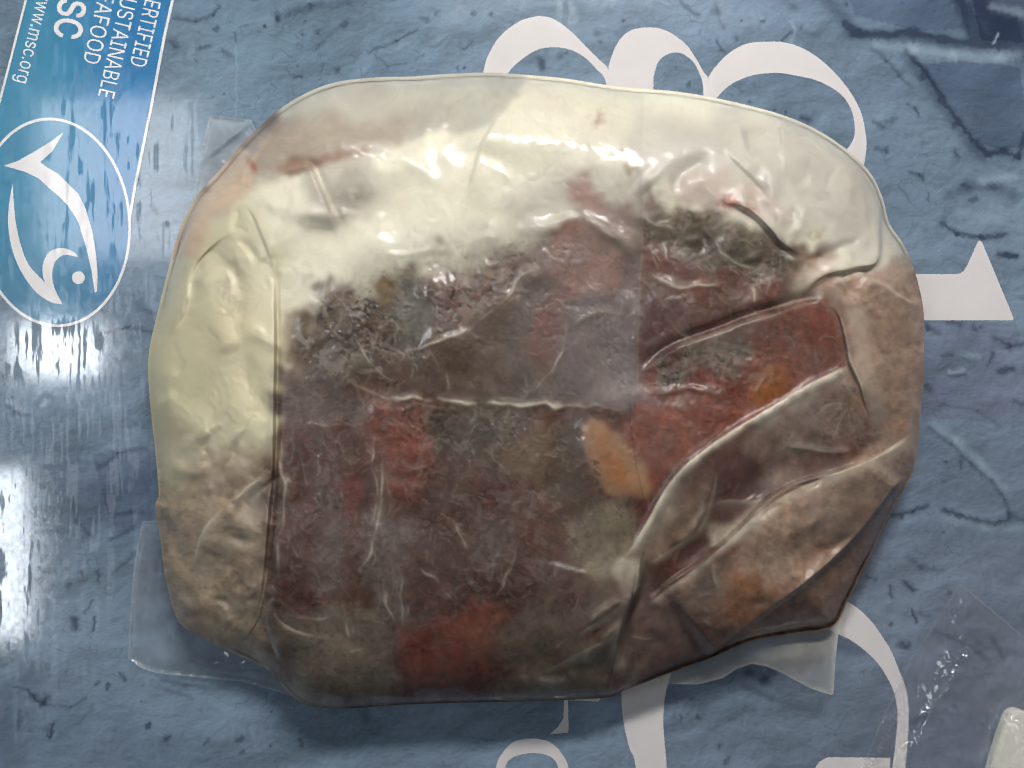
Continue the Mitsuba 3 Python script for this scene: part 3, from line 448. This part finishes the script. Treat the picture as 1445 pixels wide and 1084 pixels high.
stroke([(235,262),(268,262)], 8, .35); stroke([(333,60),(334,165)], 1.5, -.25); stroke([(1055,950),(1080,960),(1090,950)], 8, .6); stroke([(1050,968),(1090,985)], 5, .45); stroke([(1345,915),(1380,910),(1445,925)], 5, .3); stroke([(1320,890),(1380,920),(1395,935)], 4, .4); stroke([(1400,900),(1415,930)], 4, .5); stroke([(1335,985),(1350,960),(1400,950)], 4, .3); stroke([(1285,1020),(1320,1005)], 5, .45); stroke([(1180,910),(1215,918)], 9, .4)
_M = [(W(np.array([a, c]), np.array([b, d]), 0.), w * S, s) for a, b, c, d, w, s in MARKS]
def _mm(pts): return [tuple(float(v) * 1000 for v in W(np.array(a), np.array(b), 0.)[:2]) for a, b in pts][::-1]
_SLABS = [(_mm([(1283,78),(1360,86),(1438,82),(1452,190),(1436,219),(1415,213),(1394,217)]), (.66, .68, .74)), (_mm([(1185,-60),(1352,-60),(1372,56),(1325,52),(1290,43),(1212,44)]), (.72, .73, .79)), (_mm([(1358,-60),(1500,-60),(1500,62),(1440,60),(1385,58)]), (.45, .42, .48)),
          (_mm([(1296,452),(1432,454),(1460,520),(1460,600),(1300,590)]), (.92, .84, .88)), (_mm([(130,640),(212,632),(215,735),(160,755)]), (.80, .78, .84)), (_mm([(60,655),(140,660),(170,730),(120,745)]), (.90, .88, .92))]
def ice(p, n, uv):
    x, y = p.x * 1000, p.y * 1000                 # millimetres
    wx, wy = x + 3 * (noise(x * .16, y * .16, 3.) - .5), y + 3 * (noise(x * .16, y * .16, 8.) - .5)
    big = fbm(x * .018, y * .024, 5., 3)
    a, b = fbm(wx * .16, wy * .27, 1., 4), fbm((wx + .55) * .16, (wy - .7) * .27, 1., 4)
    rel = (a - b)                                  # the relief in the printed picture
    f1 = fbm(wx * .7, wy * 1.0, 2., 3)
    f2 = fbm((wx + .2) * .7, (wy - .25) * 1.0, 2., 3)
    d1, d2, r = voronoi(wx * .21 + .3, wy * .24)
    pits = smoothstep(.24, .05, d1 * (.7 + .9 * noise(wx * .9, wy * .9))) * smoothstep(.86, .92, r)
    cr = dr.abs(fbm(wx * .11, wy * .16, 9., 3) - .5)
    crack = smoothstep(.018, .0, cr) * smoothstep(.5, .66, noise(x * .06, y * .06, 4.))
    dk = pits * .2 + crack * .3
    lt = mi.Float(0)
    jx, jy = .9 * (noise(x * .9, y * .9, 31.) - .5), .9 * (noise(x * .9, y * .9, 37.) - .5)
    for q, w, s in _M:
        ax, ay, bx, by = float(q[0][0]), float(q[0][1]), float(q[1][0]), float(q[1][1])
        ww = w * 1000
        px_, py_ = wx * .2 + x * .8 - ax * 1000 + jx, wy * .2 + y * .8 - ay * 1000 + jy
        vx, vy = (bx - ax) * 1000, (by - ay) * 1000
        l2 = max(vx * vx + vy * vy, 1e-6)
        h = dr.clip((px_ * vx + py_ * vy) * (1 / l2), 0, 1)
        dd = (dr.square(px_ - h * vx) + dr.square(py_ - h * vy)) * (1 / (ww * ww))
        g = dr.exp(-dd * 1.1)
        if s > 0: dk = dk + s * g * (1 - .5 * dr.clip(dk, 0, 1))
        else: lt = lt - s * g
    dk = dr.clip(dk * (.75 + .5 * f1), 0, 1)
    c = mix((.146, .208, .280), (.182, .252, .330), smoothstep(.3, .7, big))
    c = mix(c, mi.Color3f(.160, .186, .246), smoothstep(.0, .16, p.x) * smoothstep(.03, -.08, p.y) * .7)
    c = mix(c, mi.Color3f(.140, .220, .282), smoothstep(.05, -.10, p.x) * smoothstep(.0, .10, p.y) * .6)
    c *= dr.clip(1 + rel * .7 + (f1 - f2) * .30 + (f1 - .5) * .16 + (fbm(wx * .06, wy * .09, 12., 2) - fbm((wx + 1.2) * .06, (wy - 1.6) * .09, 12., 2)) * 1.2 + (fbm(wx * .035, wy * .05, 14., 2) - .5) * .45, .45, 1.7)
    for pg, tone in _SLABS:
        inn = mi.Float(1)
        for (ax, ay), (bx, by) in zip(pg, pg[1:] + pg[:1]):
            ln = math.hypot(bx - ax, by - ay)
            inn = inn * smoothstep(-.25, .35, ((bx - ax) * (y + jy - ay) - (by - ay) * (x + jx - ax)) * (1 / ln))
        c = mix(c, c * mi.Color3f(*tone), inn)
    c = mix(c, mi.Color3f(.016, .026, .058), dk * .82)
    return mix(c, mi.Color3f(.36, .47, .56), dr.clip(lt, 0, 1))
def waves(p, n, uv):
    x, y = p.x * 1000, p.y * 1000
    left = smoothstep(-60., -110., x)
    return (noise(x * .45, y * .03, 1.) * .40 + noise(x * 1.5, y * .08, 5.) * .08 + noise(x * .09, y * .06, 2.) * 2.6 + left * noise(x * .8, y * .8, 6.) * .16 + .02 * noise(x * 3., y * 3., 7.))
BUMP = mikit.proc(waves, eps=1e-4)
def scuff(p, n, uv):
    x, y = p.x * 1000, p.y * 1000
    k = .55 * noise(x * 1.1, y * .07, 21.) + .45 * noise(x * .35, y * .22, 22.) + .25 * (noise(x * 2.6, y * .5, 23.) - .5)
    return .065 + (.05 + .22 * smoothstep(-88., -118., x)) * smoothstep(.60, .76, k) + .05 * noise(x * .8, y * .8, 24.)
SCUFF = mikit.proc(scuff)
def glossy(base): return {'type': 'bumpmap', 'arbitrary': BUMP, 'scale': 1.0e-5, 'b': {'type': 'principled', 'base_color': base, 'roughness': SCUFF, 'specular': .5}}
scene['ice_print'] = glossy(mikit.proc(ice))
scene['white_ink'] = glossy(rgb(.66, .64, .635))
scene['badge_white'] = glossy(rgb(.78, .77, .77))
def badge_blue(p, n, uv):
    x, y = p.x * 1000, p.y * 1000
    k = smoothstep(-2., 55., y - .35 * (x + 145)) 
    c = mix((.068, .262, .415), (.042, .200, .42), smoothstep(-150., -118., x))
    c = mix(mi.Color3f(.12, .24, .36), c, smoothstep(5., 60., y) * .85 + .15)
    return c * (.92 + .16 * fbm(x * .3, y * .12, 3., 3))
scene['badge_ink'] = glossy(mikit.proc(badge_blue))
scene['card_edge'] = {'type': 'twosided', 'b': {'type': 'diffuse', 'reflectance': rgb(.6, .6, .58)}}

CARD = 'printed_card'
def flat(pg, z): 
    """A flat sheet from a polygon in photo pixels at height z."""
    ms = []
    for g in getattr(pg, 'geoms', [pg]):
        v, f = trimesh.creation.triangulate_polygon(g, engine='earcut')
        ms.append(trimesh.Trimesh(W(v[:, 0], v[:, 1], z), f[:, ::-1], process=False))
    m = trimesh.util.concatenate(ms)
    if m.face_normals[:, 2].mean() < 0: m.invert()
    return m
def plate(pg, z0, z1):
    """The same with thickness: ink has a little."""
    q = shapely.affinity.affine_transform(pg, [S, 0, 0, -S, -722.5 * S, 542 * S])
    ms = [trimesh.creation.extrude_polygon(g, z1 - z0, engine='earcut') for g in getattr(q, 'geoms', [q])]
    m = trimesh.util.concatenate(ms); m.apply_translation([0, 0, z0]); return m
import shapely.affinity
from shapely.geometry import box as sbox
board = sbox(-420, -380, 1865, 1464)
gv = flat(board, 0.0)
v = np.array(gv.vertices); uvs = v[:, :2] * 1.0
scene[CARD + '__printed_face'] = mikit.ply((v, np.array(gv.faces)), 'ice_print', uv=uvs)
scene[CARD + '__board'] = mikit.ply(plate(board.buffer(-.5), -.006, -.0002), 'card_edge')
labels[CARD] = {'label': 'glossy blue card printed with cracked ice and large white serif letters, lying under the bag', 'category': 'printed card'}
def ink(name, pg, z, bsdf='white_ink', label=None):
    k = numbered(f'{CARD}__{name}')
    m = plate(pg, z - .00004, z)
    scene[k] = mikit.ply(m, bsdf, uv=np.array(m.vertices)[:, :2])
    if label: labels[k] = {'label': label}
    return k
def P(pts, smooth=True): return Polygon(curve(pts, 2, True) if smooth else pts).buffer(0)
def band(outer, inner): return Polygon(np.vstack([curve(outer, 2), curve(inner, 2)[::-1]])).buffer(0)
ZI = .00010
ink('letter', band([(676,150),(678,120),(682,102),(689,78),(707,50),(732,31),(750,25),(764,23),(783,28),(805,44),(825,64),(844,83),(858,98),(862,130),(858,170)], [(705,150),(708,120),(718,102),(730,89),(753,73),(775,67),(800,69),(822,79),(841,97),(855,117),(856,170)]), ZI)
ink('letter', band([(858,170),(857,110),(863,80),(874,57),(891,43),(916,39),(941,44),(966,61),(982,83),(993,102),(999,112),(996,140),(994,170)], [(922,170),(922,120),(923,105),(930,86),(944,76),(960,75),(977,86),(986,102),(992,122),(993,170)]), ZI)
ink('letter', band([(992,170),(994,130),(1000,109),(1010,94),(1029,75),(1054,62),(1089,59),(1111,61),(1134,69),(1156,83),(1175,100),(1194,122),(1208,144),(1217,166),(1222,194),(1222,213),(1217,240),(1204,270)], [(1004,170),(1008,146),(1016,133),(1032,119),(1060,107),(1095,103),(1123,107),(1147,112),(1170,122),(1189,136),(1201,155),(1206,177),(1204,197),(1192,214),(1170,235)]), ZI)
ink('letter', P([(1240,387),(1349,387),(1355,386),(1360,382),(1364,376),(1379,343),(1381,340),(1384,340),(1386,343),(1428,444),(1430,450),(1428,452),(1240,452)], False), ZI)
ink('letter', band([(903,1200),(897,1084),(888,1055),(880,1019),(877,985),(882,950),(905,890),(960,840),(1040,815),(1120,820),(1170,836),(1194,848),(1211,859),(1228,875),(1244,897),(1258,920),(1269,947),(1278,972),(1282,1000),(1281,1040),(1275,1100),(1262,1180)],
              [(948,1200),(941,1084),(937,1040),(936,1010),(940,975),(955,935),(990,895),(1050,872),(1110,870),(1160,884),(1183,895),(1200,903),(1219,917),(1236,933),(1250,953),(1261,976),(1266,1005),(1264,1041),(1257,1100),(1245,1180)]), ZI)
ink('letter', P([(1140,1130),(1150,1084),(1156,1075),(1167,1068.5),(1200,1068.5),(1235,1069),(1256,1069),(1254,1130)], False), ZI + .00006)
ink('letter', band([(694,1130),(700,1083),(708,1064),(725,1047),(750,1042),(775,1047),(791,1061),(802,1083),(808,1130)], [(708,1130),(713,1084),(722,1070),(744,1063),(766,1064),(782,1072),(789,1090),(791,1130)]), ZI)
ink('letter', P([(797,960),(800.5,960),(802.5,1030),(801,1034),(776,1036),(788,1025),(795,1014)], False), ZI)
# certification badge at the left
BZ = ZI
panel = Polygon([(66,-110),(37,0),(17,78),(0,144),(-30,262),(-60,420),(182,420),(184,300),(191,263),(213,155),(232,53),(244,0),(266,-110)])
a = np.linspace(0, 2 * np.pi, 120)
def oval(rx, ry, cx=76, cy=314, tilt=math.radians(-5)): return Polygon([(cx + rx * math.cos(q) * math.cos(tilt) - ry * math.sin(q) * math.sin(tilt) * -1 * -1, cy + rx * math.cos(q) * math.sin(tilt) + ry * math.sin(q) * math.cos(tilt)) for q in a])
ring_o, ring_i = oval(109, 148), oval(105.2, 144)
panel = panel.intersection(sbox(-200, -200, 400, 314)).union(ring_o.buffer(-1))
ink('badge', panel, BZ, 'badge_ink', 'blue certification panel ending in an oval')
B = numbered(f'{CARD}__badge')
def bink(name, pg, k=0):
    key = numbered(f'{CARD}__badge__{name}')
    m = plate(pg, BZ + .00004, BZ + .00008 + k * .00003)
    scene[key] = mikit.ply(m, 'badge_white', uv=np.array(m.vertices)[:, :2]); return key
bink('ring', ring_o.difference(ring_i))
from shapely.geometry import LineString
bink('border', LineString([(266,-110),(244,0),(232,53),(213,155),(191,263),(185,298),(182.5,312)]).buffer(2.0, cap_style='flat'), 1)
bink('border', LineString([(66,-110),(37,0),(17,78),(0,144),(-30,262)]).buffer(1.6, cap_style='flat'), 1)
bink('fish_outline', P([(90,187),(74,214),(57,229),(66,236),(83,246),(111,274),(122,297),(131,328),(136,360),(138,390),(137,412),(134,413),(130,385),(122,349),(110,312),(96,290),(83,277),(69,265),(55,252),(36,243),(16,237),(6,234),(24,228),(48,215),(72,200)], False))
bink('fish_outline', Polygon(np.vstack([curve([(18,260),(13,290),(12,320),(19,357),(33,388),(52,413),(71,426),(90,430)], 2), curve([(89,430),(80,413),(75,399),(74,385),(78,370),(86,362),(95,360),(110,363)], 2), curve([(110,363),(106,357),(94,351),(80,351),(68,358),(61,373),(61,390),(64,398)], 2), curve([(62,397),(41,374),(30,347),(23,316),(20,290),(19,272),(18,260)], 2)])).buffer(0))
bink('fish_eye', Polygon([(111 + 9 * math.cos(q), 392 + 9 * math.sin(q)) for q in a]))
def lettering(text, px_len, end, direction, cap, bold=False):
    """A line of text whose last letter ends at photo pixel end, running along direction."""
    m = meshkit.text_mesh(text, 1.0, .00003, bold)
    lo, hi = m.vertices[:, 0].min(), m.vertices[:, 0].max()
    d = np.array(direction, float); d /= np.linalg.norm(d); n = np.array([d[1], -d[0]])      # towards the capitals' tops, as seen in the photo
    vv = np.array(m.vertices)
    s = px_len / (hi - lo)
    qx = end[0] + d[0] * (vv[:, 0] - hi) * s + n[0] * vv[:, 1] * cap
    qy = end[1] + d[1] * (vv[:, 0] - hi) * s + n[1] * vv[:, 1] * cap
    w = W(qx, qy, 0.); w[:, 2] = BZ + .00004 + np.where(vv[:, 2] > .00001, .00004, 0)
    tm = trimesh.Trimesh(w, m.faces, process=False)
    key = numbered(f'{CARD}__badge__lettering')
    scene[key] = mikit.ply(tm, 'badge_white', uv=w[:, :2])
DV = (-.235, 1)
lettering('CERTIFIED', 110, (183.5, 91), DV, 23)
lettering('SUSTAINABLE', 157, (138.5, 135), DV, 23)
lettering('SEAFOOD', 117, (117.5, 87), DV, 23)
lettering('MSC', 90, (76, 51), (-.16, 1), 38, True)
lettering('www.msc.org', 136, (22.5, 115), (-.26, 1), 20)

# ------------------------------------------------------------------ the bag of frozen food
BAGK = 'frozen_food_bag'
labels[BAGK] = {'label': 'large lumpy bag of frozen stew in wrinkled milky plastic, lying on the blue card', 'category': 'frozen food bag'}
from scipy.ndimage import label as _lab
split, cells = np.full(SH, -1), []
for k in range(len(kinds)):                 # every connected piece is a part of its own; crumbs join their neighbour
    comp, n = _lab((piece == k) & (dist > 0))
    size = np.bincount(comp.ravel())
    for i in np.argsort(-size[1:]) + 1:
        if size[i] >= 220: split[comp == i] = len(cells); cells.append('' if not cells else kinds[k])
_, (iy, ix) = distance_transform_edt(split < 0, return_indices=True)
owner = split[iy, ix][:-1, :-1]
for k, kind in enumerate(cells):
    mesh, c = sheet(inside, food_mm, col, owner == k)
    key = numbered(f'{BAGK}__contents__{kind}') if kind else f'{BAGK}__contents'
    add_seamless(key, mesh, 'food_skin', c)
# film, parted along its folds
regions = {'side_fold': [[(150,640),(222,697),(284,693),(346,660),(386,655),(373,810),(352,884),(300,910),(150,900)], [(388,385),(389,470),(388,560),(386,655),(346,660),(284,693),(222,697),(150,690),(150,430),(257,446),(268,396),(299,349),(335,326),(342,290),(368,330)]],
           'corner_fold': [[(1205,380),(1330,380),(1330,600),(1296,602),(1231,600),(1212,542),(1194,489),(1167,422)], [(903,855),(986,793),(1079,706),(1172,667),(1265,629),(1330,590),(1275,672),(1195,773),(1086,862),(996,930),(870,1000),(868,945)],
                           [(902,800),(910,760),(926,712),(958,662),(1062,582),(1190,510),(1231,600),(1296,602),(1219,651),(1119,683),(1052,736),(986,793),(903,855)], [(898,531),(1016,467),(1125,430),(1169,421),(1190,510),(1062,582),(958,662),(918,720)]]}
part = np.zeros(SH, int); names = ['film']
for nm, ps in regions.items():
    for p in ps:
        names.append(nm); part[shapely.contains_xy(Polygon(curve(p, 2, True)).buffer(4), GX, GY) & (part == 0)] = len(names) - 1
names.append('rim'); part[(part == 0) & (dist < 4.2)] = len(names) - 1
for k, nm in enumerate(names):
    mesh, c = sheet(inside, film_mm, col, part[:-1, :-1] == k)
    add_seamless(numbered(f'{BAGK}__{nm}'), mesh, 'frosted_film' if k else 'tight_film', c if k else None)
# underside, resting on the card
bx, by = np.meshgrid(np.arange(X0, X1, 7.), np.arange(Y0, Y1, 7.))
bi = shapely.contains_xy(BAG, bx, by)
bd = distance_transform_edt(bi) * 7.
bz = .5 + (ZR - .5) * (1 - np.clip(bd / 75, 0, 1)) ** 2.0
q = bi[:-1, :-1] | bi[1:, :-1] | bi[:-1, 1:] | bi[1:, 1:]
idx = np.arange(bi.size).reshape(bi.shape)
A, Bq, C_, D_ = idx[:-1, :-1][q], idx[:-1, 1:][q], idx[1:, 1:][q], idx[1:, :-1][q]
f = np.vstack([np.stack([A, C_, D_], 1), np.stack([A, Bq, C_], 1)])
used, f = np.unique(f, return_inverse=True); f = f.reshape(-1, 3)
px, py = bx.ravel()[used].copy(), by.ravel()[used].copy(); o = ~bi.ravel()[used]
sn = outline[cKDTree(outline).query(np.stack([px, py], -1))[1]]
px[o], py[o] = sn[o, 0], sn[o, 1]
zz = np.where(o, ZR, bz.ravel()[used])
scene['under_plastic'] = {'type': 'twosided', 'b': {'type': 'principled', 'base_color': rgb(.40, .36, .29), 'roughness': .35}}
add(f'{BAGK}__underside', (W(px, py, zz / 1000), f), 'under_plastic')

def loose(key, pts, zfun, milkfun, bsdf='clear_plastic', step=2.2, smooth=False):
    """A loose sheet of film over a polygon given in photo pixels; zfun in millimetres."""
    pg = Polygon(curve(pts, 2, True) if smooth else pts).buffer(0)
    x0, y0, x1, y1 = pg.bounds
    lx, ly = np.meshgrid(np.arange(x0 - step, x1 + 2 * step, step), np.arange(y0 - step, y1 + 2 * step, step))
    m = shapely.contains_xy(pg, lx, ly)
    q = m[:-1, :-1] & m[1:, :-1] & m[:-1, 1:] & m[1:, 1:]
    rv = rim_of(m)
    idx = np.arange(m.size).reshape(m.shape)
    a, b, c, d = idx[:-1, :-1][q], idx[:-1, 1:][q], idx[1:, 1:][q], idx[1:, :-1][q]
    f = np.vstack([np.stack([a, d, c], 1), np.stack([a, c, b], 1)])
    used, f = np.unique(f, return_inverse=True); f = f.reshape(-1, 3)
    px, py, o = lx.ravel()[used].copy(), ly.ravel()[used].copy(), rv.ravel()[used]
    ring = np.vstack([np.array(shapely.segmentize(pg.exterior, .5).coords)])
    px[o], py[o] = ring[cKDTree(ring).query(np.stack([px[o], py[o]], -1))[1]].T
    edge = cKDTree(ring).query(np.stack([px, py], -1))[0]
    z = zfun(px, py, edge); w = np.clip(milkfun(px, py, edge), .01, .95)
    scene[key] = mikit.ply((W(px, py, z / 1000), f), bsdf, smooth=True, uv=np.stack([w, 0 * w], 1))
def at_film(px, py, f=None): return map_coordinates(film_mm if f is None else f, [(py - Y0) / G, (px - X0) / G], order=1, mode='nearest')
def n2(px, py, l, seed=0): return (meshkit.fbm(np.stack([px / l, py / l, np.full_like(px, seed * 3.7)], -1), 3, seed) - .5) * 2
# clear strip of tape across the upper middle of the bag
film_s = gaussian_filter(film_mm, 3.5)
loose(f'{BAGK}__tape', tape, lambda x, y, e: np.maximum(at_film(x, y), at_film(x, y, film_s)) + .4, lambda x, y, e: .1 + 0 * x, 'tight_film')
# loose film round the bag
loose(f'{BAGK}__loose_film', [(201,735),(194,770),(188,809),(183,880),(181,930),(200,943),(221,950),(284,956),(345,962),(420,985),(420,940),(330,880),(270,820),(260,735)],
      lambda x, y, e: .6 + 4.5 * np.exp(-np.abs(np.hypot((x - 330) / 1.0, (y - 830) / 1.15) - 105) / 38.) * sstep(0, 22, e) + .9 * n2(x, y, 26, 3) * sstep(0, 14, e) + .5 * np.abs(n2(x, y, 11, 5)) + .9 * sstep(7, 0, e) + .5, lambda x, y, e: .13 + .18 * (e < 2.5) + .08 * n2(x, y, 30, 5))
loose(f'{BAGK}__loose_film_001', [(297,162),(325,165),(354,169),(362,185),(380,200),(330,290),(275,380),(262,390),(268,330),(276,260),(285,205)],
      lambda x, y, e: 4.5 - 1.2 * sstep(30, 0, e) + 1.3 * n2(x, y, 30, 7) * sstep(0, 12, e) + .6 * np.abs(n2(x, y, 12, 9)) + 1.2 * sstep(7, 0, e) + 1.6 * np.exp(-((y - (214 - .8 * (x - 300))) / 6.) ** 2) * sstep(0, 10, e), lambda x, y, e: .34 + .18 * (e < 3) + .08 * n2(x, y, 30, 5))
loose(f'{BAGK}__corner_flap', [(1215,812),(1195,850),(1184,886),(1179,930),(1176,982),(1160,977),(1145,972),(1122,960),(1102,949),(1080,940),(1060,937),(1040,944),(1020,957),(985,966),(930,965),(925,945),(990,922),(1058,892),(1128,880),(1165,872),(1188,842),(1205,812)],
      lambda x, y, e: 10.5 - .03 * np.maximum(y - 930, 0) + 2.5 * np.exp(-((x + y * .25 - 1345) / 90.) ** 2) * sstep(890, 930, y) + .7 * n2(x, y, 34, 2) * sstep(0, 10, e), lambda x, y, e: (.20 + .22 * sstep(9, 0, e) * sstep(1100, 1170, x) + .10 * sstep(1060, 1170, x) + .14 * n2(x, y, 40, 9) + .08 * (e < 3)), 'film_plastic')
loose(f'{BAGK}__seal_tail', [(720,990),(800,974),(868,942),(868,952),(852,975),(845,990),(800,988),(760,987)],
      lambda x, y, e: 12.5 + .5 * np.sin(x / 9.) * sstep(0, 5, e) + .04 * (x - 780), lambda x, y, e: .70 + .15 * (e < 3) + .15 * n2(x, y, 18, 4), 'film_plastic', 1.8)

# ------------------------------------------------------------------ second bag, lower right corner of the view
CB = 'clear_plastic_bag'
labels[CB] = {'label': 'clear crinkled plastic bag with a pale cream piece inside at the lower right corner', 'category': 'plastic bag'}
rib_a, rib_b = np.array([1260., 1020.]), np.array([1222., 1100.])
def cb_z(x, y, e):
    u = ((x - rib_a[0]) * (rib_b - rib_a)[0] + (y - rib_a[1]) * (rib_b - rib_a)[1]) / np.linalg.norm(rib_b - rib_a)
    side = np.abs((x - rib_a[0]) * (rib_b - rib_a)[1] - (y - rib_a[1]) * (rib_b - rib_a)[0]) / np.linalg.norm(rib_b - rib_a)
    ribs = .28 * np.sin(u * 2 * np.pi / 6.5) * np.exp(-(side / 5.) ** 2) * sstep(-12, 0, u)
    return 1.0 + (5.5 * sstep(0, 90, e) + 1.6 * n2(x, y, 60, 4) * sstep(0, 25, e) + .55 * np.abs(n2(x, y, 20, 8)) * sstep(0, 8, e)) + ribs + 2.2 * np.exp(-(side / 10.) ** 2) * sstep(-20, 10, u) + 6 * sstep(1380, 1450, x) * sstep(960, 1060, y)
loose(f'{CB}__film', [(1354,822),(1340,846),(1326,867),(1312,889),(1284,931),(1264,976),(1244,1013),(1230,1049),(1222,1069),(1205,1130),(1200,1220),(1640,1220),(1640,1010),(1500,935),(1445,898),(1400,860)], cb_z,
      lambda x, y, e: .06 + .12 * (e < 2) + .08 * n2(x, y, 70, 6))
blk = P([(1360,1180),(1385,1084),(1398,1040),(1410,1006),(1418,997),(1428,995),(1440,999),(1470,1016),(1520,1060),(1540,1180)])
bs = shapely.affinity.affine_transform(blk, [S, 0, 0, -S, -722.5 * S, 542 * S])
layers = [trimesh.creation.extrude_polygon(bs.buffer(-r * .001), h * .001, engine='earcut').apply_translation([0, 0, z0 * .001]) for r, h, z0 in [(1.0, .7, .35), (.3, 3.0, 1.05), (.6, .5, 4.05), (1.3, .5, 4.55)]]
scene['cream_food'] = {'type': 'principled', 'base_color': rgb(.72, .72, .64), 'roughness': .45}
scene[f'{CB}__cream_piece'] = mikit.ply(trimesh.util.concatenate(layers), 'cream_food', smooth=40)
